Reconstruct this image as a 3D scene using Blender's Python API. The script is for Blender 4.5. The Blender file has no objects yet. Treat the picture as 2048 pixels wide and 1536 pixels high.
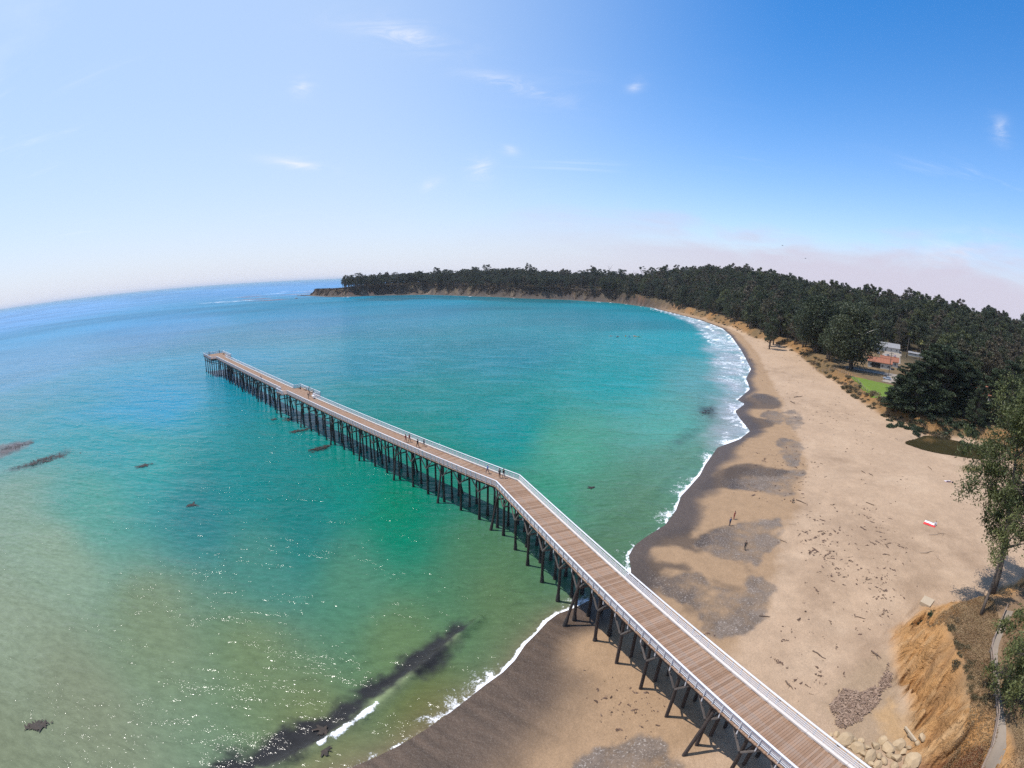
import bpy, bmesh, math, random
import numpy as np
from mathutils import Vector, Matrix

# ------------------------------------------------------------------ camera, sky, sun, exposure
SC = bpy.context.scene
COL = SC.collection
CAM_H = 42.0
PITCH = math.radians(12.56)
ROLL = math.radians(1.24)
FPX, PCX, PCY = 975.0, 1024.0, 768.0          # equidistant wide-angle lens, photograph 2048 x 1536

def cam_axes():
    c, s = math.cos, math.sin
    f = np.array([0, c(PITCH), -s(PITCH)]); u = np.array([0, s(PITCH), c(PITCH)]); r = np.array([1.0, 0, 0])
    return c(ROLL)*r + s(ROLL)*u, -s(ROLL)*r + c(ROLL)*u, f
AX = cam_axes()
def ray(px, py):
    dx, dy = px-PCX, PCY-py
    r = math.hypot(dx, dy)+1e-9; t = r/FPX
    return AX[0]*(dx/r*math.sin(t)) + AX[1]*(dy/r*math.sin(t)) + AX[2]*math.cos(t)
def W(px, py, z=0.0):
    """photograph point -> point of the place at height z (survey helper)"""
    d = ray(px, py); t = (z-CAM_H)/d[2]
    return np.array([d[0]*t, d[1]*t, z])
def WP(pts, z=0.0): return np.array([W(a, b, z)[:2] for a, b in pts])

cd = bpy.data.cameras.new('camera'); cam = bpy.data.objects.new('camera', cd); COL.objects.link(cam)
cd.sensor_fit = 'HORIZONTAL'; cd.sensor_width = 36.0; cd.sensor_height = 27.0
fmm = FPX*36.0/2048.0
cd.lens = fmm
cd.type = 'PANO'
tgt = cd if hasattr(cd, 'panorama_type') else cd.cycles
tgt.panorama_type = 'FISHEYE_LENS_POLYNOMIAL'
tgt.fisheye_fov = math.radians(179)
tgt.fisheye_polynomial_k0 = 0.0; tgt.fisheye_polynomial_k1 = -1.0/fmm
tgt.fisheye_polynomial_k2 = 0.0; tgt.fisheye_polynomial_k3 = 0.0; tgt.fisheye_polynomial_k4 = 0.0
cd.clip_start = 0.1; cd.clip_end = 200000.0
m = Matrix((( AX[0][0], AX[1][0], -AX[2][0], 0), (AX[0][1], AX[1][1], -AX[2][1], 0), (AX[0][2], AX[1][2], -AX[2][2], CAM_H), (0, 0, 0, 1)))
cam.matrix_world = m
SC.camera = cam

SUN_AZ = math.radians(-72.0)       # measured from +Y towards +X
SUN_EL = math.radians(67.0)
sun_dir = Vector((math.sin(SUN_AZ)*math.cos(SUN_EL), math.cos(SUN_AZ)*math.cos(SUN_EL), math.sin(SUN_EL)))
sd_ = bpy.data.lights.new('sun', 'SUN'); sd_.energy = 3.5; sd_.angle = math.radians(0.53); sd_.color = (1.0, 0.955, 0.89)
sun = bpy.data.objects.new('sun', sd_); COL.objects.link(sun)
sun.rotation_euler = (-sun_dir).to_track_quat('-Z', 'Y').to_euler()

SC.view_settings.view_transform = 'Standard'; SC.view_settings.look = 'None'
SC.view_settings.exposure = 0.6; SC.view_settings.gamma = 1.0
SC.cycles.use_denoising = False
try: SC.cycles.denoiser = 'OPENIMAGEDENOISE'
except Exception: pass
SC.cycles.max_bounces = 6; SC.cycles.diffuse_bounces = 2; SC.cycles.glossy_bounces = 2
SC.cycles.transmission_bounces = 3; SC.cycles.transparent_max_bounces = 6; SC.cycles.volume_bounces = 0
SC.cycles.caustics_reflective = False; SC.cycles.caustics_refractive = False
SC.cycles.sample_clamp_indirect = 4.0; SC.cycles.sample_clamp_direct = 9.0

wd = bpy.data.worlds.new('World'); SC.world = wd; wd.use_nodes = True
wd.cycles.sampling_method = 'MANUAL'; wd.cycles.sample_map_resolution = 256
nt = wd.node_tree; nt.nodes.clear()
def nd(t, typ, **kw):
    n = t.nodes.new(typ)
    for k, v in kw.items(): setattr(n, k, v)
    return n
def mathn(t, op, a, b=None, c=None, clamp=False):
    n = t.nodes.new('ShaderNodeMath'); n.operation = op; n.use_clamp = clamp
    for i, v in enumerate((a, b, c)):
        if v is None: continue
        if isinstance(v, (int, float)): n.inputs[i].default_value = v
        else: t.links.new(v, n.inputs[i])
    return n.outputs[0]
def mixc(t, fac, a, b, mode='MIX'):
    n = t.nodes.new('ShaderNodeMix'); n.data_type = 'RGBA'; n.blend_type = mode; n.clamp_factor = True
    for s, v in ((n.inputs[0], fac), (n.inputs[6], a), (n.inputs[7], b)):
        if isinstance(v, (int, float)): s.default_value = v
        elif isinstance(v, (tuple, list)): s.default_value = (*v[:3], 1)
        else: t.links.new(v, s)
    return n.outputs[2]
def ramp(t, fac, a, b, va=0.0, vb=1.0, smooth=True):
    n = t.nodes.new('ShaderNodeMapRange'); n.interpolation_type = 'SMOOTHSTEP' if smooth else 'LINEAR'
    n.inputs[1].default_value = a; n.inputs[2].default_value = b; n.inputs[3].default_value = va; n.inputs[4].default_value = vb
    t.links.new(fac, n.inputs[0]); return n.outputs[0]
def noise(t, vec, scale, detail=4.0, rough=0.55, dist=0.0, out=0):
    n = t.nodes.new('ShaderNodeTexNoise'); n.inputs['Scale'].default_value = scale; n.inputs['Detail'].default_value = detail
    n.inputs['Roughness'].default_value = rough; n.inputs['Distortion'].default_value = dist
    if vec is not None: t.links.new(vec, n.inputs['Vector'])
    return n.outputs[out]
def mapping(t, vec, scale=(1, 1, 1), rot=(0, 0, 0), loc=(0, 0, 0)):
    n = t.nodes.new('ShaderNodeMapping'); n.inputs['Scale'].default_value = scale; n.inputs['Rotation'].default_value = rot
    n.inputs['Location'].default_value = loc; t.links.new(vec, n.inputs['Vector']); return n.outputs[0]

sky = nd(nt, 'ShaderNodeTexSky', sky_type='NISHITA')
sky.sun_disc = False; sky.sun_elevation = SUN_EL; sky.sun_rotation = SUN_AZ
sky.altitude = 40.0; sky.air_density = 1.0; sky.dust_density = 0.4; sky.ozone_density = 1.2
tc = nd(nt, 'ShaderNodeTexCoord'); sep = nd(nt, 'ShaderNodeSeparateXYZ'); nt.links.new(tc.outputs['Generated'], sep.inputs[0])
# thin cirrus and a low marine layer, laid out by direction on a dome
zc = mathn(nt, 'MAXIMUM', sep.outputs[2], 0.02)
cx = mathn(nt, 'DIVIDE', sep.outputs[0], zc); cy = mathn(nt, 'DIVIDE', sep.outputs[1], zc)
comb = nd(nt, 'ShaderNodeCombineXYZ'); nt.links.new(cx, comb.inputs[0]); nt.links.new(cy, comb.inputs[1])
cm = mapping(nt, comb.outputs[0], (0.55, 1.9, 1), (0, 0, math.radians(24)))
wisp = ramp(nt, noise(nt, cm, 0.85, 6, 0.62, 0.7), 0.50, 0.86)
patch = ramp(nt, noise(nt, comb.outputs[0], 0.33, 3, 0.5), 0.50, 0.66)
fade = ramp(nt, sep.outputs[2], 0.05, 0.22)
cir = mathn(nt, 'MULTIPLY', mathn(nt, 'MULTIPLY', wisp, patch), fade)
cir = mathn(nt, 'MULTIPLY', cir, 0.55)
# marine layer: soft bank low over the land
bankn = noise(nt, mapping(nt, tc.outputs['Generated'], (2.2, 2.2, 9.0)), 2.0, 4, 0.55, 0.4)
lift = mathn(nt, 'MULTIPLY_ADD', bankn, 0.20, 0.0)
top = mathn(nt, 'SUBTRACT', lift, sep.outputs[2])
bank = ramp(nt, top, -0.045, 0.055)
landside = ramp(nt, sep.outputs[0], -0.35, 0.65)
bank = mathn(nt, 'MULTIPLY', mathn(nt, 'MULTIPLY', bank, landside), 0.92)
tint = mixc(nt, 1.0, sky.outputs[0], (0.74, 0.84, 0.95), 'MULTIPLY')
hs = nd(nt, 'ShaderNodeHueSaturation'); hs.inputs['Saturation'].default_value = 1.32; nt.links.new(tint, hs.inputs['Color'])
# high thin veil of cloud towards the open sea, denser low down
veil2 = ramp(nt, sep.outputs[0], 0.55, -0.42, 0.0, 0.64)
veiln = 1.0
cc = mixc(nt, veil2, hs.outputs[0], (2.95, 3.55, 4.30))
veil = mathn(nt, 'POWER', 2.718, mathn(nt, 'MULTIPLY', mathn(nt, 'MAXIMUM', sep.outputs[2], 0.0), -6.0))
cc = mixc(nt, mathn(nt, 'MULTIPLY', veil, 0.93), cc, (3.35, 3.42, 3.90))
cc = mixc(nt, cir, cc, (4.4, 4.6, 5.0))
def dotn(v):
    n = nt.nodes.new('ShaderNodeVectorMath'); n.operation = 'DOT_PRODUCT'; n.inputs[1].default_value = tuple(v); nt.links.new(tc.outputs['Generated'], n.inputs[0]); return n.outputs['Value']
WISPS = [((640,40),(960,105),0.030,0.85),((900,140),(1170,215),0.020,0.95),((575,183),(635,170),0.022,1.0),((500,315),(690,345),0.013,0.85),((925,350),(1000,335),0.030,0.9),((995,290),(1045,305),0.014,0.9),((830,380),(890,360),0.014,0.7),((1245,185),(1295,160),0.014,0.7),((1975,255),(2030,265),0.030,0.6),((1720,560),(2080,480),0.050,0.65)]
tot = None
for k, (pa, pb, bw, am) in enumerate(WISPS):
    a_, b_ = ray(*pa), ray(*pb); c0 = a_+b_; c0 /= np.linalg.norm(c0); e1 = b_-a_; L_ = np.linalg.norm(e1); e1 /= L_; e2 = np.cross(c0, e1)
    cu, cv = dotn(e1/(L_*0.42)), dotn(e2/bw); g_ = mathn(nt, 'MULTIPLY_ADD', cu, cu, mathn(nt, 'MULTIPLY', cv, cv))
    g_ = mathn(nt, 'DIVIDE', am, mathn(nt, 'POWER', mathn(nt, 'ADD', g_, 1.0), 3.0))
    g_ = mathn(nt, 'MULTIPLY', g_, mathn(nt, 'GREATER_THAN', dotn(c0), 0.0))
    tot = g_ if tot is None else mathn(nt, 'ADD', tot, g_)
wn = ramp(nt, noise(nt, mapping(nt, tc.outputs['Generated'], (9, 9, 30), (0, 0.12, 0)), 1.0, 6, 0.68, 0.9), 0.34, 0.76)
cc = mixc(nt, mathn(nt, 'MULTIPLY', tot, wn), cc, (4.1, 4.2, 4.55))
cc = mixc(nt, bank, cc, (2.95, 2.78, 3.35))
bg = nd(nt, 'ShaderNodeBackground'); bg.inputs[1].default_value = 0.15
nt.links.new(cc, bg.inputs[0])
wo = nd(nt, 'ShaderNodeOutputWorld'); nt.links.new(bg.outputs[0], wo.inputs[0])

# ------------------------------------------------------------------ numeric helpers
RNG = np.random.default_rng(7); random.seed(7)
def sstep(a, b, x):
    t = np.clip((x-a)/(b-a), 0, 1); return t*t*(3-2*t)
def vnoise(x, y, seed=0):
    xi = np.floor(x).astype(np.int64); yi = np.floor(y).astype(np.int64); fx = x-xi; fy = y-yi
    fx = fx*fx*(3-2*fx); fy = fy*fy*(3-2*fy)
    def hsh(a, b):
        n = (a*374761393 + b*668265263 + seed*1442695041) & 0x7fffffff
        n = ((n ^ (n >> 13))*1274126177) & 0x7fffffff
        return ((n ^ (n >> 16)) & 0xffff)/65535.0
    a = hsh(xi, yi); b = hsh(xi+1, yi); c = hsh(xi, yi+1); d = hsh(xi+1, yi+1)
    return (a*(1-fx)+b*fx)*(1-fy) + (c*(1-fx)+d*fx)*fy
def fbm(x, y, scale, oct=4, seed=0, gain=0.5):
    v = 0; amp = 1; tot = 0; x = x/scale; y = y/scale
    for o in range(oct):
        v = v + amp*vnoise(x+o*17.3, y-o*9.1, seed+o); tot += amp; amp *= gain; x = x*2.03; y = y*2.03
    return v/tot*2-1
def polydist(P, x, y, closed=True):
    """distance to a polyline"""
    d = np.full(x.shape, 1e18); n = len(P)
    for i in range(n if closed else n-1):
        a = P[i]; b = P[(i+1) % n]; e = b-a; L = e@e+1e-12
        t = np.clip(((x-a[0])*e[0]+(y-a[1])*e[1])/L, 0, 1)
        d = np.minimum(d, (x-a[0]-t*e[0])**2+(y-a[1]-t*e[1])**2)
    return np.sqrt(d)
def inpoly(P, x, y):
    c = np.zeros(x.shape, bool); n = len(P)
    for i in range(n):
        x1, y1 = P[i]; x2, y2 = P[(i+1) % n]
        if y1 == y2: continue
        k = ((y1 > y) != (y2 > y)) & (x < (x2-x1)*(y-y1)/(y2-y1)+x1); c ^= k
    return c
def sdist(P, x, y):
    d = polydist(P, x, y); return np.where(inpoly(P, x, y), d, -d)
def smoothline(P, it=2, closed=False):
    P = np.array(P, float)
    for _ in range(it):
        q = [] if closed else [P[0]]
        n = len(P)
        for i in range(n if closed else n-1):
            a = P[i]; b = P[(i+1) % n]; q += [0.75*a+0.25*b, 0.25*a+0.75*b]
        if not closed: q.append(P[-1])
        P = np.array(q)
    return P

# ------------------------------------------------------------------ object helpers
def link(o, parent=None):
    COL.objects.link(o)
    if parent is not None: o.parent = parent
    return o
def mesh_obj(name, verts, faces, mat=None, parent=None, smooth=False):
    me = bpy.data.meshes.new(name); me.from_pydata([tuple(v) for v in verts], [], [tuple(f) for f in faces]); me.update()
    if mat: me.materials.append(mat)
    if smooth: me.shade_smooth()
    return link(bpy.data.objects.new(name, me), parent)
def grid_mesh(name, V, Fq, mat):
    """large mesh from numpy arrays (quads)"""
    me = bpy.data.meshes.new(name); n = len(V); k = len(Fq)
    me.vertices.add(n); me.vertices.foreach_set('co', np.ascontiguousarray(V, np.float32).ravel())
    w = Fq.shape[1]
    me.loops.add(k*w); me.loops.foreach_set('vertex_index', np.ascontiguousarray(Fq, np.int32).ravel())
    me.polygons.add(k); me.polygons.foreach_set('loop_start', np.arange(0, k*w, w, dtype=np.int32))
    me.update(calc_edges=True)
    if mat: me.materials.append(mat)
    return me
def attr(me, name, data, kind='FLOAT'):
    a = me.attributes.new(name, kind, 'POINT')
    if kind == 'FLOAT_COLOR':
        d = np.ones((len(data), 4), np.float32); d[:, :3] = data; a.data.foreach_set('color', d.ravel())
    else: a.data.foreach_set('value', np.ascontiguousarray(data, np.float32))
def tag(o, label=None, cat=None, group=None, kind=None):
    if label: o['label'] = label
    if cat: o['category'] = cat
    if group: o['group'] = group
    if kind: o['kind'] = kind
    return o
def empty(name, loc=(0, 0, 0), rz=0.0):
    o = bpy.data.objects.new(name, None); o.empty_display_size = 0.3; link(o)
    o.location = loc; o.rotation_euler = (0, 0, rz); return o
def new_mat(name):
    ma = bpy.data.materials.new(name); ma.use_nodes = True
    t = ma.node_tree; b = t.nodes['Principled BSDF']; return ma, t, b
def plain(name, col, rough=0.7, var=0.15, scale=3.0, bump=0.0, metal=0.0, spec=0.4):
    """procedural material: colour with noise variation, a little per-object variation and fine relief"""
    ma, t, b = new_mat(name)
    tcn = t.nodes.new('ShaderNodeTexCoord'); oi = t.nodes.new('ShaderNodeObjectInfo')
    n = noise(t, tcn.outputs['Object'], scale, 5, 0.6)
    f = mathn(t, 'MULTIPLY_ADD', n, 2*var, 1-var)
    f = mathn(t, 'MULTIPLY', f, mathn(t, 'MULTIPLY_ADD', oi.outputs['Random'], var, 1-var/2))
    c = mixc(t, 1.0, col, f, 'MULTIPLY')
    t.links.new(c, b.inputs['Base Color'])
    b.inputs['Roughness'].default_value = rough; b.inputs['Metallic'].default_value = metal
    b.inputs['Specular IOR Level'].default_value = spec
    if bump:
        bn = t.nodes.new('ShaderNodeBump'); bn.inputs['Strength'].default_value = bump; bn.inputs['Distance'].default_value = 0.02
        t.links.new(noise(t, tcn.outputs['Object'], scale*6, 4, 0.6), bn.inputs['Height']); t.links.new(bn.outputs[0], b.inputs['Normal'])
    return ma

# ------------------------------------------------------------------ terrain
SHORE_PX = [(700,1536),(750,1515),(800,1490),(850,1460),(900,1425),(935,1398),(970,1370),(1005,1345),(1030,1320),(1050,1290),(1075,1265),(1095,1243),(1115,1228),(1150,1215),(1200,1190),
            (1262,1145),(1258,1110),(1270,1090),(1290,1075),(1330,1050),(1352,1020),(1362,992),(1378,975),(1400,950),(1410,930),(1435,895),(1480,878),(1500,862),(1478,835),(1470,822),(1490,808),(1475,800),
            (1500,778),(1492,757),(1502,738),(1492,718),(1482,700),(1462,672),(1445,657),(1400,640),(1340,625),(1290,612),(1220,605),(1180,603)]
HEAD_PX = [(1140,600),(1095,598.5),(1050,597),(1000,594.5),(950,593),(900,591),(850,590),(800,590.5),(750,591.5),(690,594),(655,594),(620,592)]
S = WP(SHORE_PX, 0.0); HD = WP(HEAD_PX, 0.0)
SHORE = np.vstack([[[-160,-120],[-90,-50],[-45,-4],[-26,14]], S, HD])
LAND = np.vstack([SHORE, [[-560,1180],[-520,1260],[-300,1350],[0,1500],[400,1800],[900,2600],[2500,4500],[6000,6000],[6000,-600],[-160,-600]]])
A_PX = [(1880,1560),(1850,1536),(1822,1500),(1812,1440),(1803,1390),(1792,1340),(1778,1295),(1790,1258),(1815,1228),(1850,1210),(1900,1200),(1955,1192),(2000,1172),(2048,1150)]
PA = np.vstack([[[24,-60],[27,-5],[31,7]], WP(A_PX, 2.3), [[100,38],[140,30],[300,-40],[300,-300],[24,-300]]])
B_IN = WP([(1885,872),(1830,857),(1770,832),(1720,802),(1680,772),(1640,742),(1610,717),(1570,692),(1520,677),(1460,652),(1400,632),(1330,616),(1270,608)], 2.4)
PB = np.vstack([[[130,55],[150,80],[164,98],[156,112]], B_IN, [[196,932],[150,948]], HD+np.array([[2,13]]*len(HD)), [[-520,1175],[-480,1235],[-280,1320],[20,1470],[420,1780],[920,2580],[2520,4480],[6000,6000],[6000,-250],[300,-250],[160,20]]])
PB = np.array(PB)
POND = WP([(1800,884),(1835,876),(1850,869),(1880,874),(1910,880),(1950,889),(1985,897),(2000,915),(1960,919),(1930,916),(1900,911),(1870,906),(1845,900),(1825,893)], 1.3)
CREST = [(-24,1130,2),(-19.7,1146,5),(-15,1186,6),(-10.4,1202,8),(-5,1170,12),(-1.7,1146,17),(3,1114,15),(7,1085,9),(10,1066,6),(14,1042,4),(16.4,1018,6),(18.7,986,22),(21,920,33),(23.3,874,42),(27.4,802,36),(32.7,738,29),(36.2,722,22),(39.2,706,13),(44.4,634,21),(48.5,594,22.5),(53.8,586,22),(59.5,570,17),(66,560,18),(75,560,18)]
CRP = np.array([(math.sin(math.radians(a))*(D+e), math.cos(math.radians(a))*(D+e), z*f) for a, D, z in CREST for e, f in ((0, 1.0), (180, 0.9), (400, 0.9))])
def hillh(x, y):
    num = 0; den = 1e-12
    for hx, hy, hz_ in CRP:
        w = np.exp(-((x-hx)**2+(y-hy)**2)/(2*70.0**2))+1e-6/(1+((x-hx)**2+(y-hy)**2)/1e4); num = num+w*hz_; den = den+w
    return num/den

def terrain(x, y):
    x = np.asarray(x, float); y = np.asarray(y, float)
    wob = fbm(x, y, 9, 3, 5)*0.8
    s = sdist(LAND, x, y)
    dA = sdist(PA, x, y) if True else 0
    dB = sdist(PB, x, y)
    z = np.where(s > 0, 2.5*(1-np.exp(-np.maximum(s, 0)/38.0)), np.maximum(0.07*s, -6.0))
    z = z + np.clip(s/12, 0, 1)*(fbm(x, y, 14, 4, 11)*0.22 + fbm(x, y, 2.5, 3, 12)*0.06)
    # near bluff
    rid = fbm(x*0.30+y*0.12, y*1.0-x*0.42, 1.5, 4, 21)
    tA = sstep(-0.3, 7.0, dA + wob*0.9 + rid*0.7*np.exp(-((dA-3.2)/2.6)**2))
    lvA = 7.0 + fbm(x, y, 20, 3, 31)*0.35 + fbm(x, y, 1.8, 3, 32)*0.10
    z = z*(1-tA) + lvA*tA
    gl = np.exp(-((dA-3.0)/2.4)**2)
    hc = W(1842, 1336, 3.6); z = z - 1.3*np.exp(-((x-hc[0])/1.6)**2-((y-hc[1])/0.9)**2)
    gul = np.abs(fbm(x*0.35+y*0.10, y*1.0-x*0.40, 3.4, 4, 24))
    z = z - gl*1.7*np.exp(-(gul/0.14)**2)
    z = z + gl*(rid*1.7 + fbm(x, y, 3.2, 4, 22)*1.1 + fbm(x, y, 0.9, 3, 23)*0.26)
    # far bluff, headland and hills
    lvB = 6.3 + 12.0*sstep(640, 960, y) + 3.0*sstep(330, 600, y) - 7.0*sstep(-300, -480, x)*sstep(900, 1000, y)
    hw = 8.0 + 4*sstep(300, 700, y) + 3.0*sstep(900, 960, y)
    tB = sstep(0, 1, (dB + wob*(1.2 + 4*sstep(300, 900, y)))/hw)
    h = hillh(x, y)
    h = h*sstep(12, 130, dB)*sstep(150, 330, np.hypot(x-190, y-190)+0*x)
    rough = fbm(x, y, 22, 5, 41)*(0.6 + 3.2*sstep(820, 960, y)*np.exp(-np.maximum(dB, 0)/18))
    z = z*(1-tB) + (lvB + h + rough)*tB
    # pond bed
    px = sdist(POND, x, y)
    z = np.where(px > -3, np.minimum(z, np.where(px > 0, 1.3-0.12-np.minimum(px, 4)*0.1, 1.3-0.12 + (-px)*0.35)), z)
    return z, s, dA, dB
def Z(x, y):
    z = terrain(np.atleast_1d(np.asarray(x, float)), np.atleast_1d(np.asarray(y, float)))[0]
    return float(z[0]) if np.ndim(x) == 0 else z
def on_ground(px, py, guess=2.0, it=6):
    z = guess
    for _ in range(it):
        p = W(px, py, z); z = Z(p[0], p[1])
    return np.array([p[0], p[1], z])

def polar(az_list, r_list):
    az = np.asarray(az_list); r = np.asarray(r_list)
    A_, R_ = np.meshgrid(np.radians(az), r, indexing='ij')
    return R_*np.sin(A_), R_*np.cos(A_), A_.shape
def quads(shape, keep):
    na, nr = shape
    idx = np.arange(na*nr).reshape(na, nr)
    q = np.stack([idx[:-1, :-1], idx[1:, :-1], idx[1:, 1:], idx[:-1, 1:]], -1).reshape(-1, 4)
    k = keep.reshape(na, nr); kk = (k[:-1, :-1] | k[1:, :-1] | k[1:, 1:] | k[:-1, 1:]).reshape(-1)
    q = q[kk]; used = np.unique(q); mp = np.full(na*nr, -1); mp[used] = np.arange(len(used))
    return mp[q], used
def logr(a, b, f): return list(np.exp(np.arange(math.log(a), math.log(b), f)))

az = list(np.arange(-180, -62, 2.0)) + list(np.arange(-62, 0, 0.3)) + list(np.arange(0, 84, 0.135)) + list(np.arange(84, 180.01, 2.0))
rr = logr(14, 170, 0.0062) + logr(170, 1500, 0.0125) + logr(1500, 7000, 0.06) + [7000]
gx, gy, gs = polar(az, rr)
fx, fy = gx.ravel(), gy.ravel()
tz, ts, tdA, tdB = terrain(fx, fy)
keepg = (tz > -1.4) | (np.hypot(fx, fy) < 0)
gq, used = quads(gs, keepg)
vx, vy, vz, vs, vA, vB = fx[used], fy[used], tz[used], ts[used], tdA[used], tdB[used]
# close the sheet under the camera foot with a centre fan left out: nothing looks there

def soft(P, x, y, w, nz=0.0, seed=3, ns=3.0):
    b0 = P.min(0)-w*4-2; b1 = P.max(0)+w*4+2
    k = (x > b0[0]) & (x < b1[0]) & (y > b0[1]) & (y < b1[1])
    out = np.zeros(x.shape)
    if k.any():
        d = sdist(P, x[k], y[k])
        if nz: d = d + fbm(x[k], y[k], ns, 4, seed)*nz + fbm(x[k], y[k], ns*0.22, 4, seed+7)*nz*0.35
        out[k] = sstep(-w, w, d)
    return out
def cz(pts, ox=1200, oy=900, s=4.096): return [(ox+a/s, oy+b/s) for a, b in pts]
def lerpc(c, m, col): return c*(1-m[:, None]) + np.array(col)[None]*m[:, None]

DRY = (0.455, 0.335, 0.235); MOIST = (0.345, 0.238, 0.150); WETC = (0.088, 0.061, 0.043); DARK = (0.072, 0.054, 0.043); GRAV = (0.170, 0.138, 0.115)
OCHRE = (0.510, 0.285, 0.118); GRASSD = (0.235, 0.160, 0.100); SOIL = (0.30, 0.185, 0.10); FLOOR = (0.075, 0.062, 0.038); ROCK = (0.060, 0.048, 0.042)
gc = np.tile(np.array(DRY), (len(vx), 1))
n1 = fbm(vx, vy, 16, 4, 61); n2 = fbm(vx, vy, 4, 4, 62); n3 = fbm(vx, vy, 1.2, 3, 63)
gc = lerpc(gc, np.clip(0.35+1.2*n1+0.5*n2, 0, 1)*0.55, (0.37, 0.27, 0.19))
gc = lerpc(gc, np.clip(fbm(vx, vy, 7, 4, 64)*1.6-0.1, 0, 1)*0.4, (0.52, 0.40, 0.29))
DRYEDGE = WP([(1380,1536),(1400,1480),(1440,1380),(1470,1300),(1510,1250),(1530,1180),(1545,1130),(1570,1085),(1552,1062),(1590,1040),(1602,970),(1612,935),(1603,900),(1585,850),(1562,800),(1535,740),(1512,700),(1482,668),(1425,640),(1350,618),(1280,606),(1180,600)], 1.0)
MPOLY = np.vstack([DRYEDGE, [[150,990],[-300,700],[-300,-200],[10,-60],[14,10]]])
mo = soft(MPOLY, vx, vy, 1.4, 2.2, 71, 7)
gc = lerpc(gc, mo, MOIST)
far = sstep(100, 200, vy)
wetw = 5.5 + 5.0*(1-sstep(20, 60, vy)) + 5.0*fbm(vx, vy, 11, 4, 72)
wetw = wetw*(1-0.62*far)
wet = (1-sstep(wetw*0.45, wetw*1.25+3*far, vs))
GR = [cz([(1080,170),(1250,140),(1550,180),(1640,180),(1690,240),(1600,280),(1550,380),(1440,370),(1300,330),(1130,320),(1010,290),(1000,210)]),
      cz([(1540,120),(1460,0),(1640,0),(1650,100),(1600,160)]),
      cz([(760,720),(900,640),(1060,590),(1300,580),(1480,550),(1500,650),(1450,760),(1390,850),(1400,950),(1280,1000),(1240,990),(1200,930),(1080,880),(900,850),(780,800)]),
      cz([(430,1000),(560,960),(740,970),(830,1030),(950,1100),(1100,1150),(1190,1150),(1260,1050),(1330,1010),(1420,1100),(1420,1250),(1380,1380),(1280,1480),(1180,1536),(980,1536),(900,1480),(850,1400),(700,1260),(480,1170),(420,1090)]),
      [(1120,1560),(1150,1510),(1190,1486),(1240,1475),(1330,1490),(1390,1560)],
      [(1565,825),(1590,815),(1610,850),(1590,862),(1570,850)], [(1545,880),(1570,870),(1605,890),(1600,930),(1570,900)],
      [(1540,960),(1570,950),(1600,965),(1560,985)], [(1500,785),(1530,783),(1562,800),(1560,812),(1520,806)], [(1520,820),(1560,820),(1570,845),(1540,850)]]
grav = np.zeros(len(vx))
for i, P in enumerate(GR): grav = np.maximum(grav, soft(smoothline(WP(P, 1.0), 2, True), vx, vy, 0.55, 2.1, 80+i, 5.0)*(1.0 if i < 5 else 0.8))
TAN = [cz([(740,720),(870,620),(1030,590),(1180,540),(1440,540),(1480,450),(1300,340),(1050,330),(950,400),(900,520),(780,650)]),
       cz([(430,760),(600,800),(860,860),(1080,890),(1220,970),(1240,1100),(1180,1150),(1050,1130),(940,1050),(820,1020),(740,960),(600,900),(450,830)]),
       cz([(1180,60),(1290,120),(1500,160),(1540,120),(1440,-40),(1300,-120),(1180,-100)]), cz([(480,1190),(650,1260),(780,1340),(860,1420),(900,1500),(860,1600),(700,1400)])]
tan = np.zeros(len(vx))
for i, P in enumerate(TAN): tan = np.maximum(tan, soft(smoothline(WP(P, 1.0), 2, True), vx, vy, 1.0, 1.8, 90+i, 5))
wet = np.clip(wet*(1-0.85*tan), 0, 1)
near_left = (vx < 16) & (vy < 56)
wetcol = np.where(near_left[:, None], np.array(WETC)[None], np.array(DARK)[None]*1.25)
grav = np.clip(grav*(0.78+0.9*n2+0.5*n3), 0, 1)
gc = gc*(1-grav[:, None]) + (np.array(GRAV)[None]*(1+0.45*n3+0.35*n2)[:, None])*grav[:, None]
gdark = grav*np.clip((1-sstep(4, 17, vs))*1.2+0.45*np.clip(n2+0.1, 0, 1), 0, 1)
wetm = np.maximum(wet, gdark*0.85)
stk = fbm((vx*0.63+vy*0.78)*1.3, (vx*0.78-vy*0.63)*0.16, 1.0, 4, 140); wetcol = wetcol*(1+near_left[:, None]*0.45*stk[:, None])
gc = gc*(1-wetm[:, None]) + wetcol*wetm[:, None]
DK = [[(1490,792),(1530,784),(1560,800),(1568,815),(1530,818),(1492,812),(1465,818)], [(1450,838),(1490,826),(1530,836),(1560,852),(1500,855),(1465,848)], [(1452,930),(1500,925),(1540,935),(1590,945),(1560,955),(1500,950),(1470,960),(1440,955)]]
DK += [cz([(880,200),(1080,110),(1280,140),(1170,190),(1080,230),(1180,300),(1080,325),(1000,290),(780,310)]), cz([(400,720),(700,560),(780,650),(740,720),(870,640),(1060,590),(960,640),(880,700),(840,780),(760,760),(860,850),(640,790),(430,760)]), cz([(240,1000),(300,850),(600,900),(760,970),(560,960),(440,1000),(430,1110),(300,1090)]), cz([(640,1230),(700,1250),(900,1420),(860,1440),(760,1330)]), cz([(930,1040),(1060,1110),(1190,1130),(1180,1160),(1050,1150),(940,1090)]), cz([(1060,880),(1200,930),(1250,1000),(1220,1010),(1150,940),(1050,900)])]
for i, P in enumerate(DK):
    mk = soft(smoothline(WP(P, 0.8), 2, True), vx, vy, 0.9, 1.2, 100+i, 3.5)*(0.8 if i < 6 else 0.45); gc = lerpc(gc, mk, DARK); wetm = np.maximum(wetm, mk*0.7)
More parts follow.
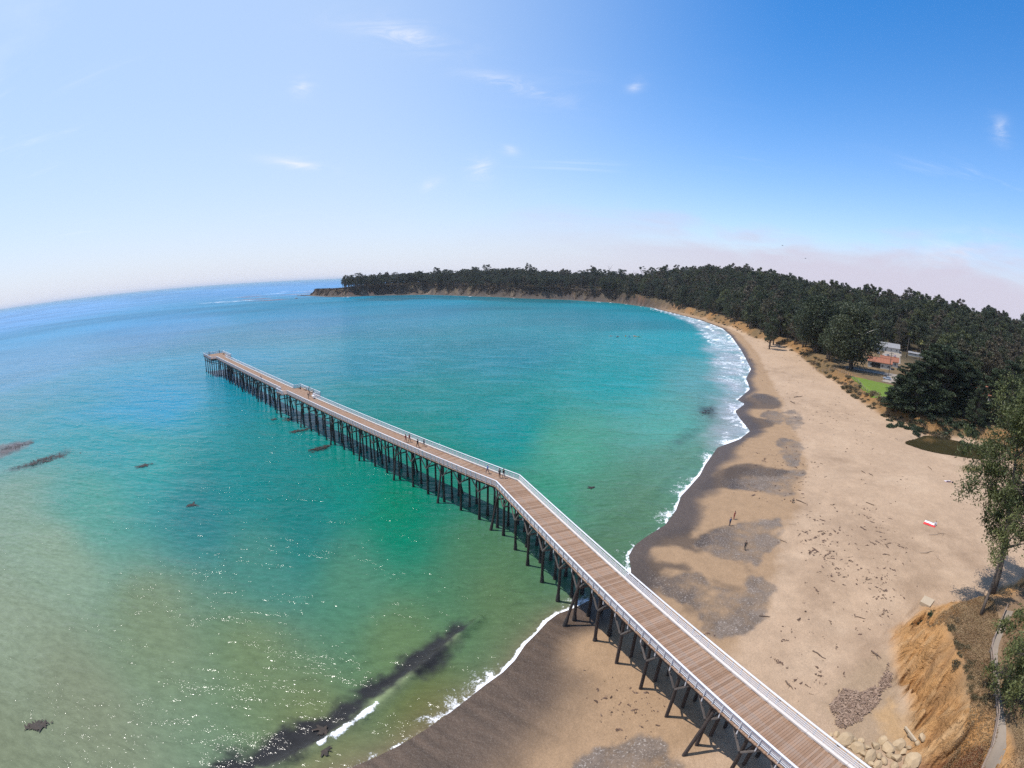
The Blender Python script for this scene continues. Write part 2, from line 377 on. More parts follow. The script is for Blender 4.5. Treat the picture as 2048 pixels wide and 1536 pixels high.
# darker weathered zones on the dry sand (organic crumbs)
for i, (a, b, ra) in enumerate([(1640,1170,9),(1600,1000,5),(1730,1040,7),(1690,930,8),(1590,690,22),(1560,740,14),(1660,820,12),(1800,1150,7),(1740,1330,5),(1900,1090,10)]):
    c0 = W(a, b, 1.5); g = np.exp(-(((vx-c0[0])/ra)**2+((vy-c0[1])/(ra*1.6))**2))*np.clip(0.4+n2, 0, 1)*0.5
    gc = lerpc(gc, np.clip(g, 0, 1), (0.24, 0.165, 0.11))
# bluffs
tA = sstep(-0.5, 1.6, vA + n2*1.0); topA = sstep(5.0, 8.0, vA + n2*1.5)
gc = lerpc(gc, tA, OCHRE)
gc = lerpc(gc, tA*np.clip(0.5+n2*1.1, 0, 1)*0.45, (0.40, 0.235, 0.11))
gc = lerpc(gc, tA*np.clip(n3*1.6, 0, 1)*0.6, (0.60, 0.42, 0.24))
crevice_shade = tA*(1-topA)*np.clip(-fbm(vx*0.30+vy*0.12, vy*1.0-vx*0.42, 1.5, 4, 21)*2.2-0.15, 0, 1); gc = lerpc(gc, crevice_shade*0.75, (0.27, 0.15, 0.07)); gully_shade = tA*(1-topA)*np.exp(-(np.abs(fbm(vx*0.35+vy*0.10, vy*1.0-vx*0.40, 3.4, 4, 24))/0.13)**2); gc = lerpc(gc, gully_shade*0.5, (0.33, 0.175, 0.07))  # shade of crevices and gullies painted darker into the ochre, following the relief
gc = lerpc(gc, topA, GRASSD)
gc = lerpc(gc, topA*np.clip(n2*1.4-0.1, 0, 1)*0.7, (0.15, 0.115, 0.055))
gc = lerpc(gc, topA*np.clip(n3*1.4-0.3, 0, 1)*0.6, (0.36, 0.27, 0.17))
gully = soft(WP([(1650,1400),(1690,1350),(1770,1300),(1800,1340),(1810,1400),(1825,1470),(1800,1500),(1700,1500)], 2.2), vx, vy, 1.5, 1.0, 120, 3)
gc = lerpc(gc, gully*0.8, (0.33, 0.245, 0.165))
fan = soft(WP([(1755,1420),(1790,1400),(1830,1470),(1800,1490),(1770,1470)], 2.2), vx, vy, 1.2, 1.2, 121, 2); gc = lerpc(gc, fan*0.7, (0.46, 0.30, 0.15))
ice = soft(WP([(1820,1500),(1850,1495),(1900,1500),(1960,1505),(1970,1560),(1800,1580),(1790,1540)], 4.5), vx, vy, 0.8, 1.0, 122, 2); gc = lerpc(gc, ice*0.85, (0.17, 0.07, 0.035))
tB = sstep(-1.0, 2.5, vB + n1*2.0); topB = sstep(8.0, 15.0, vB + n1*4)
headl = sstep(620, 880, vy + 60*n1)
cl = np.array(OCHRE)*0.60
gc = lerpc(gc, tB*(1-headl), cl); gc = lerpc(gc, tB*headl, ROCK)
gc = lerpc(gc, tB*(1-headl)*np.clip(0.60+1.4*n1+0.5*n2, 0, 1)*0.85, (0.15, 0.11, 0.06))
gc = lerpc(gc, (1-tB)*headl*(vs > 0), (0.10, 0.085, 0.075))
pale = tB*headl*np.clip(fbm(vx, vy, 30, 4, 131)*2.4-0.75, 0, 1); gc = lerpc(gc, pale*(vz < 13), (0.34, 0.26, 0.19))
rust = tB*headl*np.clip(fbm(vx, vy, 45, 4, 132)*2.0-0.1, 0, 1); gc = lerpc(gc, rust*(vz > 6)*0.8, (0.17, 0.085, 0.05))
gc = lerpc(gc, topB, np.array((0.17, 0.125, 0.072)))
gc = lerpc(gc, topB*np.clip(n2+0.5*n1, 0, 1), np.array((0.30, 0.215, 0.125)))
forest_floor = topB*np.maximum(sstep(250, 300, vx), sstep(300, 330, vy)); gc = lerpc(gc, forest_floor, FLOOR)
wetm = np.clip(wetm*(1-tA)*(1-tB), 0, 1)
gc = gc*np.array([0.81, 0.77, 0.73])[None]
speck = np.clip(grav*1.0 + (wetm > 0.3)*0.14, 0, 1)

gm, t, b = new_mat('sand_and_soil')
ca = nd(t, 'ShaderNodeAttribute', attribute_name='gcol'); wa = nd(t, 'ShaderNodeAttribute', attribute_name='wet'); ga = nd(t, 'ShaderNodeAttribute', attribute_name='speck'); la = nd(t, 'ShaderNodeAttribute', attribute_name='sandy')
geo = nd(t, 'ShaderNodeNewGeometry'); P_ = geo.outputs['Position']
f1 = noise(t, P_, 0.55, 8, 0.72); f2 = noise(t, P_, 5.0, 4, 0.7)
v = mathn(t, 'MULTIPLY', mathn(t, 'MULTIPLY_ADD', f1, 0.60, 0.70), mathn(t, 'MULTIPLY_ADD', f2, 0.7, 0.65))
c = mixc(t, 1.0, ca.outputs['Color'], v, 'MULTIPLY')
vor = nd(t, 'ShaderNodeTexVoronoi'); vor.inputs['Scale'].default_value = 4.2; t.links.new(P_, vor.inputs['Vector'])
peb = ramp(t, vor.outputs['Color'], 0.62, 0.95)
pebd = ramp(t, noise(t, P_, 4.4, 2, 0.75), 0.56, 0.68)
c = mixc(t, mathn(t, 'MULTIPLY', mathn(t, 'MULTIPLY', ga.outputs['Fac'], pebd), 0.55), c, (0.42, 0.37, 0.33))
c = mixc(t, mathn(t, 'MULTIPLY', mathn(t, 'MULTIPLY', ga.outputs['Fac'], ramp(t, noise(t, P_, 3.3, 3, 0.75), 0.54, 0.70)), 0.55), c, (0.045, 0.038, 0.034))
# scattered small dark crumbs on dry sand
crumb = mathn(t, 'MULTIPLY', ramp(t, noise(t, P_, 2.6, 5, 0.75), 0.66, 0.73), ramp(t, noise(t, P_, 0.12, 3, 0.6), 0.48, 0.62))
c = mixc(t, mathn(t, 'MULTIPLY', mathn(t, 'MULTIPLY', crumb, la.outputs['Fac']), 0.6), c, (0.15, 0.095, 0.06))
t.links.new(c, b.inputs['Base Color'])
t.links.new(mathn(t, 'MULTIPLY_ADD', wa.outputs['Fac'], -0.40, 0.92), b.inputs['Roughness'])
t.links.new(mathn(t, 'MULTIPLY_ADD', wa.outputs['Fac'], 0.14, 0.12), b.inputs['Specular IOR Level'])
bp = nd(t, 'ShaderNodeBump'); bp.inputs['Strength'].default_value = 0.9; bp.inputs['Distance'].default_value = 0.16
hh = mathn(t, 'ADD', mathn(t, 'MULTIPLY', noise(t, P_, 1.6, 5, 0.6), 1.0), mathn(t, 'MULTIPLY', noise(t, P_, 7.0, 3, 0.6), 0.35))
t.links.new(hh, bp.inputs['Height'])
ka = nd(t, 'ShaderNodeAttribute', attribute_name='cliff'); bp2 = nd(t, 'ShaderNodeBump'); bp2.inputs['Distance'].default_value = 1.9
t.links.new(ka.outputs['Fac'], bp2.inputs['Strength']); t.links.new(bp.outputs[0], bp2.inputs['Normal'])
cn = noise(t, mapping(t, P_, (0.6, 1.0, 0.8), (0, 0, 0.4)), 0.42, 7, 0.62, 0.6)
t.links.new(cn, bp2.inputs['Height']); t.links.new(bp2.outputs[0], b.inputs['Normal'])
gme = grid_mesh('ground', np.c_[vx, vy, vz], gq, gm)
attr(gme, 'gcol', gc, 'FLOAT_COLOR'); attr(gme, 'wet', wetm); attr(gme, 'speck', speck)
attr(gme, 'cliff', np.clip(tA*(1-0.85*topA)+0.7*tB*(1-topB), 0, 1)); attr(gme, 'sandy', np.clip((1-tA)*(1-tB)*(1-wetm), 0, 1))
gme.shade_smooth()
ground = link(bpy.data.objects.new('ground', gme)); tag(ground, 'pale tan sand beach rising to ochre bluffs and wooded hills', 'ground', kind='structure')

# ------------------------------------------------------------------ sea
def lin(c):
    c = np.array(c, float)/255.0; return np.where(c <= 0.04045, c/12.92, ((c+0.055)/1.055)**2.4)
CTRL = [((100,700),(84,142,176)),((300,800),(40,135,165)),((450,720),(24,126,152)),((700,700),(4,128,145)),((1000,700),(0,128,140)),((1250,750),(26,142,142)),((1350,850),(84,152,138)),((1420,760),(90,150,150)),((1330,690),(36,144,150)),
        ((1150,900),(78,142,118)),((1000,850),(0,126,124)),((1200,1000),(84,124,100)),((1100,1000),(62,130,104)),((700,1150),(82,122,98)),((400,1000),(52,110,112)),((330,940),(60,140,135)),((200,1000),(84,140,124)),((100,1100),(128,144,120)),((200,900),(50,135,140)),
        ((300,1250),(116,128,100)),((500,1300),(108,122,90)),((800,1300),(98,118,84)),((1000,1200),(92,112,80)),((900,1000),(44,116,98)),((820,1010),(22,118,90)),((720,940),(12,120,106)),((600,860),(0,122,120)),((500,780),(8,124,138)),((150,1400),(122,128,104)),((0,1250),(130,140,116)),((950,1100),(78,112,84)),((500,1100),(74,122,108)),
        ((600,1010),(42,110,104)),((480,950),(30,118,116)),((1100,620),(6,116,126)),((1250,640),(8,124,134)),((800,620),(12,118,140)),((600,640),(30,116,148)),((300,660),(72,130,168)),((1050,1120),(84,112,84)),((650,1500),(108,116,82)),((850,1450),(96,100,62)),((1380,930),(92,128,108)),((1300,1020),(88,118,92)),((1230,1090),(86,112,86)),((0,1500),(120,126,102)),((1460,840),(110,130,125)),((20,640),(102,150,194)),((640,575),(88,142,188))]  # far points lightened: pale sky reflection painted into the water's base colour
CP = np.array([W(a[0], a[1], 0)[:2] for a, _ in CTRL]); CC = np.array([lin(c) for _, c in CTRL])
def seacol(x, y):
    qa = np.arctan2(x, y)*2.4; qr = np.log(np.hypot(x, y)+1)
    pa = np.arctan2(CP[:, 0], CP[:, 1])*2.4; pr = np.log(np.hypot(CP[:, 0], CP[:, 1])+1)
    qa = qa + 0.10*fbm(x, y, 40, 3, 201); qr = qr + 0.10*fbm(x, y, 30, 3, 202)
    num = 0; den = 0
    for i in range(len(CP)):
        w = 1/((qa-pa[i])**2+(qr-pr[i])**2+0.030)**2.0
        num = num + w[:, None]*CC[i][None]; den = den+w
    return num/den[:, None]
azs = list(np.arange(-180, -66, 3.0)) + list(np.arange(-66, 45, 0.24)) + list(np.arange(45, 70, 1.0))
rs = logr(16, 90, 0.0055) + logr(90, 400, 0.011) + logr(400, 2500, 0.025) + logr(2500, 60000, 0.12)
sx, sy, ss = polar(azs, rs); sx = sx.ravel(); sy = sy.ravel()
st = sdist(LAND, sx, sy)
sq, us = quads(ss, st < 1.5)
sx, sy, st = sx[us], sy[us], st[us]
off = -st
sz = 0.10*fbm(sx, sy, 9, 2, 210)*np.clip(off/8, 0, 1)*np.exp(-np.hypot(sx, sy)/500)
foam = np.zeros(len(sx))
def ridge(pts, hgt, wid, foam_amt=0.0, fr=(0, 1)):
    global sz, foam
    P = smoothline(WP(pts, 0.0), 2)
    k = np.hypot(sx, sy) < 700
    d = np.full(len(sx), 1e9); d[k] = polydist(P, sx[k], sy[k], False)
    wv = wid*(1+0.35*fbm(sx, sy, 5, 2, 221))
    sz = sz + hgt*np.exp(-(d/wv)**2)
    if foam_amt:
        Q = P[int(len(P)*fr[0]):max(int(len(P)*fr[1]), int(len(P)*fr[0])+2)]
        d2 = np.full(len(sx), 1e9); d2[k] = polydist(Q, sx[k], sy[k], False)
        foam = np.maximum(foam, foam_amt*np.exp(-(d2/(wid*0.75))**2)*np.clip(0.75+0.7*fbm(sx, sy, 1.3, 3, 222), 0.1, 1.2))
ridge([(480,1570),(560,1530),(640,1492),(668,1474),(730,1432),(795,1376),(850,1330),(905,1285),(960,1240)], 0.50, 0.70, 1.10, (0.28, 0.58))
wvP = smoothline(WP([(480,1562),(560,1522),(640,1484),(730,1424),(795,1368),(850,1322),(905,1277)], 0.0), 2); kw = np.hypot(sx, sy) < 90; wvd = np.full(len(sx), 1e9); wvd[kw] = polydist(wvP, sx[kw], sy[kw], False)
ridge([(1170,1075),(1230,1035),(1290,1000),(1340,950),(1400,900)], 0.22, 1.6)
ridge([(1120,1090),(1190,1040),(1240,1020)], 0.2, 0.9, 0.30)
ridge([(1250,960),(1330,900),(1390,830),(1400,770)], 0.16, 2.5)
# swash fringe along the shore
edge = off + fbm(sx, sy, 3.0, 4, 231)*0.5
fr = np.exp(-((edge-0.1)/(0.30+0.0026*np.hypot(sx, sy)))**2)
foam = np.maximum(foam, fr*np.clip(0.62+1.1*fbm(sx, sy, 6, 4, 232), 0.0, 0.95))
lace = np.exp(-np.maximum(edge, 0)/(2.6+2.2*sstep(55, 80, sy)))*(edge > 0)*np.clip(0.42+0.8*fbm(sx, sy, 5, 4, 236), 0, 0.72)
foam = np.maximum(foam, lace)
lines = 0
for o_, a_, w_ in ((4.0, 0.75, 1.0), (9.0, 0.55, 0.8), (15.0, 0.72, 1.2)):
    eo = off+fbm(sx, sy, 40, 3, 237)*3+fbm(sx, sy, 9, 3, 238)*0.7; lines = np.maximum(lines, a_*np.exp(-((eo-o_)/w_)**2)*np.clip(0.72+0.9*fbm(sx, sy, 45, 3, 239+int(o_)), 0, 1))
foam = np.maximum(foam, lines*sstep(150, 230, sy)*(sx > 40))
SURF = WP([(1290,613),(1340,628),(1390,650),(1412,690),(1418,720),(1432,770),(1440,800),(1450,840),(1435,890),(1500,865),(1510,800),(1510,700),(1460,660),(1400,635),(1330,620)], 0.0)
surf = soft(SURF, sx, sy, 6.0, 7.0, 233, 14)
foam = np.maximum(foam, surf*np.clip(0.44+0.26*fbm(sx, sy, 6, 4, 234)+0.10*fbm(sx, sy, 45, 2, 235), 0, 0.70))
ridge([(1378,645),(1395,660),(1410,675),(1424,690)], 0.3, 1.0, 0.75)
foam = np.maximum(foam, soft(WP([(1350,1040),(1420,930),(1440,900),(1400,960),(1375,1010),(1345,1055),(1310,1075)], 0.0), sx, sy, 0.9, 1.5, 240, 3)*0.55)
# disturbed water off the point
pt = soft(WP([(330,607),(400,603),(480,592),(560,584),(680,579),(690,584),(620,590),(600,598),(500,604),(420,607)], 0.0), sx, sy, 25, 60, 241, 120)
foam = np.maximum(foam, pt*np.clip(0.28+0.6*fbm(sx*0.5, sy, 40, 4, 242), 0, 1))
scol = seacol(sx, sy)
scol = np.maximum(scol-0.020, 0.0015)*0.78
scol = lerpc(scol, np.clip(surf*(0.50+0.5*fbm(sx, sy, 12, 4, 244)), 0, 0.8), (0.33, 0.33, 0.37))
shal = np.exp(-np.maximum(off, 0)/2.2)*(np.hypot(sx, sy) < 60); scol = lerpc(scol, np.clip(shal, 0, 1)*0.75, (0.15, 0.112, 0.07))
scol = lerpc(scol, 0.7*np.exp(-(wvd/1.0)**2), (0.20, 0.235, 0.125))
# submerged weed beds; last two entries paint the headland's dark reflection into the colour
KELP_AND_REFLECTION = [([(955,1240),(905,1250),(820,1300),(740,1358),(660,1418),(560,1468),(380,1536),(360,1570),(500,1570),(640,1480),(715,1424),(800,1378),(880,1328),(935,1275)], 1.1, 2.3, 0.95),
        ([(1400,815),(1425,813),(1438,828),(1425,836),(1405,828)], 2.0, 2.0, 0.6), ([(1350,880),(1375,862),(1395,858),(1380,875),(1360,890)], 2.0, 2.5, 0.4),
        ([(0,905),(25,885),(60,886),(45,896),(10,912)], 1.5, 4, 0.5), ([(10,942),(60,925),(130,900),(140,905),(80,930),(30,940)], 1.5, 3, 0.55),
        ([(620,905),(630,895),(660,890),(655,900)], 0.8, 1.0, 0.8), ([(270,934),(285,928),(300,930),(285,935)], 0.8, 1, 0.6),
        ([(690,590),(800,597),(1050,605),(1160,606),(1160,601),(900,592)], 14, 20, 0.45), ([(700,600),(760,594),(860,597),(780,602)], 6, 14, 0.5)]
for i, (P, w, nz, am) in enumerate(KELP_AND_REFLECTION):
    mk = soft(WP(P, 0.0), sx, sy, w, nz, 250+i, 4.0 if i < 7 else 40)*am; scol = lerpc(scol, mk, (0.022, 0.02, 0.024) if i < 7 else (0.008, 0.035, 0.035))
red = soft(WP([(-40,905),(0,888),(40,884),(62,888),(40,900),(0,915)], 0.0), sx, sy, 2, 4, 262, 5)*0.55; scol = lerpc(scol, red, (0.12, 0.035, 0.03))
redp = pt*np.clip(fbm(sx*0.4, sy, 50, 4, 263)*3-0.4, 0, 1); scol = lerpc(scol, redp*0.8, (0.16, 0.075, 0.07))
bands = np.clip(fbm((sx*0.83+sy*0.55)*0.35, (sy*0.83-sx*0.55)*1.0, 60, 4, 270), -1, 1)*np.clip(np.hypot(sx, sy)/250-0.4, 0, 1)
scol = scol*(1+0.30*bands[:, None])

wm, t, b = new_mat('sea_water')
ca = nd(t, 'ShaderNodeAttribute', attribute_name='scol'); fa = nd(t, 'ShaderNodeAttribute', attribute_name='foam')
geo = nd(t, 'ShaderNodeNewGeometry'); P_ = geo.outputs['Position']
fn = noise(t, P_, 3.4, 7, 0.72, 0.8); fn2 = noise(t, P_, 0.55, 6, 0.62, 1.2)
fo = mathn(t, 'MULTIPLY_ADD', mathn(t, 'MULTIPLY', fn, 0.5), 1.0, mathn(t, 'MULTIPLY', fn2, 0.5))
thr = mathn(t, 'MULTIPLY_ADD', fa.outputs['Fac'], -0.48, 0.75)
fm = ramp(t, mathn(t, 'SUBTRACT', fo, thr), -0.05, 0.10)
fm = mathn(t, 'MULTIPLY', fm, ramp(t, fa.outputs['Fac'], 0.02, 0.2))
vv = mathn(t, 'MULTIPLY_ADD', noise(t, mapping(t, P_, (1, 2.2, 1), (0, 0, math.radians(-22))), 0.5, 6, 0.7), 0.9, 0.55)
c = mixc(t, 1.0, ca.outputs['Color'], vv, 'MULTIPLY')
c = mixc(t, fm, c, (0.78, 0.78, 0.80))
t.links.new(c, b.inputs['Base Color'])
ra = nd(t, 'ShaderNodeAttribute', attribute_name='chop')
t.links.new(mathn(t, 'ADD', mathn(t, 'MULTIPLY_ADD', fm, 0.6, 0.115), mathn(t, 'MULTIPLY', ra.outputs['Fac'], 0.30)), b.inputs['Roughness'])
b.inputs['IOR'].default_value = 1.14
patchy = mathn(t, 'MULTIPLY_ADD', ramp(t, noise(t, mapping(t, P_, (1, 2.5, 1), (0, 0, math.radians(-22))), 0.055, 3, 0.6), 0.35, 0.68), 0.75, 0.45)
mp = mapping(t, P_, (1.0, 2.0, 1.0), (0, 0, math.radians(-22)))
w1 = noise(t, mp, 0.16, 2, 0.5, 0.3); w2 = noise(t, mp, 0.60, 2, 0.5, 0.4); w3 = noise(t, mp, 2.3, 1, 0.5, 0.3)
hh = mathn(t, 'ADD', mathn(t, 'ADD', mathn(t, 'MULTIPLY', w1, 1.0), mathn(t, 'MULTIPLY', w2, 0.42)), mathn(t, 'MULTIPLY', w3, 0.13))
bp = nd(t, 'ShaderNodeBump'); bp.inputs['Strength'].default_value = 1.0; bp.inputs['Distance'].default_value = 0.56
t.links.new(mathn(t, 'MULTIPLY', hh, patchy), bp.inputs['Height']); t.links.new(bp.outputs[0], b.inputs['Normal'])
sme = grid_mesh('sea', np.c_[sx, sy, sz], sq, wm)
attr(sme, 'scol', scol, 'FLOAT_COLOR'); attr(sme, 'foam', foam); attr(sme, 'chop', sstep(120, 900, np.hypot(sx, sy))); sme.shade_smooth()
sea = link(bpy.data.objects.new('sea', sme)); tag(sea, 'turquoise sea turning sandy green in the shallows', 'sea', kind='structure')

# ------------------------------------------------------------------ mesh builders
class MB:
    def __init__(s): s.v = []; s.f = []
    def add(s, v, f):
        o = len(s.v); s.v += [tuple(p) for p in v]; s.f += [tuple(i+o for i in q) for q in f]; return s
    def beam(s, a, b, w, h, up=(0, 0, 1)):
        """box from a to b (centre line), w wide, h high"""
        a = Vector(a); b = Vector(b); d = (b-a).normalized(); upv = Vector(up)
        sd = d.cross(upv)
        if sd.length < 1e-5: sd = d.cross(Vector((1, 0, 0)))
        sd.normalize(); u = sd.cross(d)
        q = [sd*(-w/2)-u*(h/2), sd*(w/2)-u*(h/2), sd*(w/2)+u*(h/2), sd*(-w/2)+u*(h/2)]
        s.add([a+k for k in q]+[b+k for k in q], [(3, 2, 1, 0), (4, 5, 6, 7), (0, 1, 5, 4), (1, 2, 6, 5), (2, 3, 7, 6), (3, 0, 4, 7)]); return s
    def box(s, x0, x1, y0, y1, z0, z1):
        s.add([(x0,y0,z0),(x1,y0,z0),(x1,y1,z0),(x0,y1,z0),(x0,y0,z1),(x1,y0,z1),(x1,y1,z1),(x0,y1,z1)], [(3,2,1,0),(4,5,6,7),(0,1,5,4),(1,2,6,5),(2,3,7,6),(3,0,4,7)]); return s
    def tube(s, pts, rad, n=6, cap=True):
        pts = [Vector(p) for p in pts]; rings = []
        prev = None
        for i, p in enumerate(pts):
            d = (pts[min(i+1, len(pts)-1)]-pts[max(i-1, 0)]).normalized()
            ref = Vector((0, 0, 1)) if abs(d.z) < 0.9 else Vector((1, 0, 0))
            if prev is None: u = d.cross(ref).normalized()
            else: u = (prev-d*prev.dot(d)).normalized()
            prev = u; w = d.cross(u); r = rad[i] if hasattr(rad, '__len__') else rad
            rings.append([p+(u*math.cos(2*math.pi*k/n)+w*math.sin(2*math.pi*k/n))*r for k in range(n)])
        o = len(s.v); s.v += [tuple(q) for r in rings for q in r]
        for i in range(len(pts)-1):
            for k in range(n):
                a = o+i*n+k; b = o+i*n+(k+1) % n; s.f.append((a, b, b+n, a+n))
        if cap:
            s.f.append(tuple(o+k for k in range(n))[::-1]); s.f.append(tuple(o+(len(pts)-1)*n+k for k in range(n)))
        return s
    def lathe(s, prof, n=10, c=(0, 0, 0)):
        o = len(s.v)
        for r, z in prof:
            for k in range(n): s.v.append((c[0]+r*math.cos(2*math.pi*k/n), c[1]+r*math.sin(2*math.pi*k/n), c[2]+z))
        for i in range(len(prof)-1):
            for k in range(n):
                a = o+i*n+k; b = o+i*n+(k+1) % n; s.f.append((a, b, b+n, a+n))
        s.f.append(tuple(o+(len(prof)-1)*n+k for k in range(n))); return s
    def mesh(s, name, mat=None, smooth=False):
        me = bpy.data.meshes.new(name); me.from_pydata(s.v, [], s.f); me.update()
        if mat: me.materials.append(mat)
        if smooth: me.shade_smooth()
        return me
    def build(s, name, mat=None, parent=None, smooth=False, loc=None, rz=0.0, kind=None):
        o = link(bpy.data.objects.new(name, s.mesh(name, mat, smooth)), parent)
        if loc is not None: o.location = loc
        o.rotation_euler = (0, 0, rz)
        if kind: o['kind'] = kind
        return o
def part(name, me, parent, loc=(0, 0, 0), rot=(0, 0, 0), scale=None):
    o = bpy.data.objects.new(name, me); COL.objects.link(o); o.parent = parent; o.location = loc; o.rotation_euler = rot
    if scale: o.scale = scale
    return o
def copy_tree(o, parent=None):
    c = o.copy(); COL.objects.link(c); c.parent = parent
    for ch in list(o.children): copy_tree(ch, c)
    return c

# ------------------------------------------------------------------ pier
def wood(name, col, var, scale, rough=0.8, streak=None, obj=0.35, grey=None):
    ma, t, b = new_mat(name)
    tcn = t.nodes.new('ShaderNodeTexCoord'); oi = t.nodes.new('ShaderNodeObjectInfo')
    mp = mapping(t, tcn.outputs['Object'], streak or (1, 1, 1))
    n = noise(t, mp, scale, 6, 0.65, 0.3)
    f = mathn(t, 'MULTIPLY', mathn(t, 'MULTIPLY_ADD', n, 2*var, 1-var), mathn(t, 'MULTIPLY_ADD', oi.outputs['Random'], obj, 1-obj/2))
    c = mixc(t, 1.0, col, f, 'MULTIPLY')
    if grey: c = mixc(t, ramp(t, mathn(t, 'ADD', noise(t, tcn.outputs['Object'], 1.3, 4, 0.6), mathn(t, 'MULTIPLY', oi.outputs['Random'], 0.25)), 0.5, 0.85), c, grey)
    t.links.new(c, b.inputs['Base Color']); b.inputs['Roughness'].default_value = rough; b.inputs['Specular IOR Level'].default_value = 0.25
    bn = t.nodes.new('ShaderNodeBump'); bn.inputs['Strength'].default_value = 0.4; bn.inputs['Distance'].default_value = 0.015
    t.links.new(n, bn.inputs['Height']); t.links.new(bn.outputs[0], b.inputs['Normal'])
    return ma
M_PLANK = wood('weathered_deck_plank', (0.265, 0.160, 0.102), 0.40, 2.5, 0.85, (1.0, 8.0, 1.0), 0.55, (0.26, 0.185, 0.140))
M_PAINT = wood('white_painted_rail', (0.58, 0.57, 0.59), 0.10, 1.5, 0.6, (0.6, 6, 6), 0.10)
M_KERB = wood('worn_white_kerb', (0.56, 0.51, 0.48), 0.35, 3.0, 0.75, (0.8, 6, 6), 0.15)
M_PILE = wood('tarred_timber_pile', (0.052, 0.040, 0.036), 0.6, 1.4, 0.85, (5, 5, 0.6), 0.5)
M_BRACE = wood('grey_timber_brace', (0.135, 0.115, 0.105), 0.45, 2.0, 0.85, (1, 1, 1), 0.4)
M_BARN = plain('barnacle_crust', (0.035, 0.030, 0.028), 0.95, 0.5, 8.0, 0.6)

DECK = 8.0
PB_ = np.array([-0.32, 75.35]); D1 = np.array([0.3936, -0.9193]); N1 = np.array([0.9193, 0.3936]); D2 = np.array([-0.747, 0.6648]); N2 = np.array([0.6648, 0.747])
D2 /= np.linalg.norm(D2); N2 = np.array([D2[1], -D2[0]])
L1, L2 = 80.0, 197.0
HW = 2.45
pier = empty('pier', (float(PB_[0]), float(PB_[1]), 0.0))
tag(pier, 'long wooden pier with brown plank deck and white railings bending out over the bay', 'pier')
def pp(seg, t, w, z):
    """pier coordinates -> coordinates local to the pier"""
    d, n = (D1, N1) if seg == 1 else (D2, N2)
    return Vector((d[0]*t+n[0]*w, d[1]*t+n[1]*w, z))
def ang(seg):
    d = D1 if seg == 1 else D2
    return math.atan2(d[1], d[0])
A1, A2 = ang(1), ang(2)
# mitre at the bend: n-offset at which both segments meet
bis = (N1+N2); bis /= np.linalg.norm(bis)
def mit(w):      # point on the bend line at side offset w
    k = w/float(bis@N1); return Vector((bis[0]*k, bis[1]*k, 0))
def tm(seg, w):  # t of the mitre point
    d = D1 if seg == 1 else D2
    m_ = mit(w); return m_.x*d[0]+m_.y*d[1]

PW = 0.295; GAP = 0.022
plank_me = MB().box(-PW/2+GAP/2, PW/2-GAP/2, -HW, HW, -0.09, 0.0).mesh('plank', M_PLANK)
rest = MB(); planks = []
def deck_w(seg, t):
    a, b2 = -HW, HW
    if seg == 2:
        if 79.0 < t < 93.8: b2 = 4.9
        if 87.8 < t < 93.3: a = -4.0
        if t > 180.0: a, b2 = -5.3, 5.3
    return a, b2
for seg, L in ((1, L1), (2, L2)):
    for i in range(int(L/PW)):
        t = (i+0.5)*PW
        tl, tr = tm(seg, -HW), tm(seg, HW)
        if t < max(tl, tr)+0.1: continue
        planks.append((seg, t))
def campos(seg, t):
    p = pp(seg, t, 0, DECK); return (p.x+PB_[0])**2+(p.y+PB_[1])**2
vis = [p for p in planks if not (p[0] == 1 and p[1] > 66)]
vis.sort(key=lambda p: campos(*p)); nearset = set(vis[:300])
rp = random.Random(3)
for seg, t in planks:
    a, b2 = deck_w(seg, t); c0 = pp(seg, t, (a+b2)/2, DECK+rp.uniform(-0.012, 0.006))
    if (seg, t) in nearset:
        o = part('plank', plank_me, pier, c0, (0, 0, ang(seg))); o.scale = (1, (b2-a)/(2*HW)*rp.uniform(0.995, 1.012), 1)
    else:
        p0 = pp(seg, t, a, c0.z-0.045); p1 = pp(seg, t, b2, c0.z-0.045); rest.beam(p0, p1, PW-GAP, 0.09)
# fan planks at the bend
m0, m1 = mit(-HW), mit(HW)
tl, tr = max(tm(1, -HW), 0), max(tm(2, -HW), 0)
fan = []
ta, tb = max(tm(1, -HW), tm(1, HW))+0.1, max(tm(2, -HW), tm(2, HW))+0.1
q1l, q1r = pp(1, math.ceil(ta/PW)*PW, -HW, DECK), pp(1, math.ceil(ta/PW)*PW, HW, DECK)
q2l, q2r = pp(2, math.ceil(tb/PW)*PW, -HW, DECK), pp(2, math.ceil(tb/PW)*PW, HW, DECK)
ml, mr = Vector((m0.x, m0.y, DECK)), Vector((m1.x, m1.y, DECK))
def along(a, m_, b2, f):
    d1_, d2_ = (m_-a).length, (b2-m_).length; s_ = f*(d1_+d2_)
    return a.lerp(m_, s_/d1_) if s_ < d1_ else m_.lerp(b2, (s_-d1_)/d2_)
NF = 13
for i in range(NF):
    f0, f1 = (i+0.05)/NF, (i+0.95)/NF
    Pq = [along(q1l, ml, q2l, f0), along(q1r, mr, q2r, f0), along(q1r, mr, q2r, f1), along(q1l, ml, q2l, f1)]
    MB().add([p-Vector((0, 0, 0.09)) for p in Pq]+Pq, [(3,2,1,0),(4,5,6,7),(0,1,5,4),(1,2,6,5),(2,3,7,6),(3,0,4,7)]).build('plank', M_PLANK, pier)
rest.build('far_planks', M_PLANK, pier, kind='stuff')

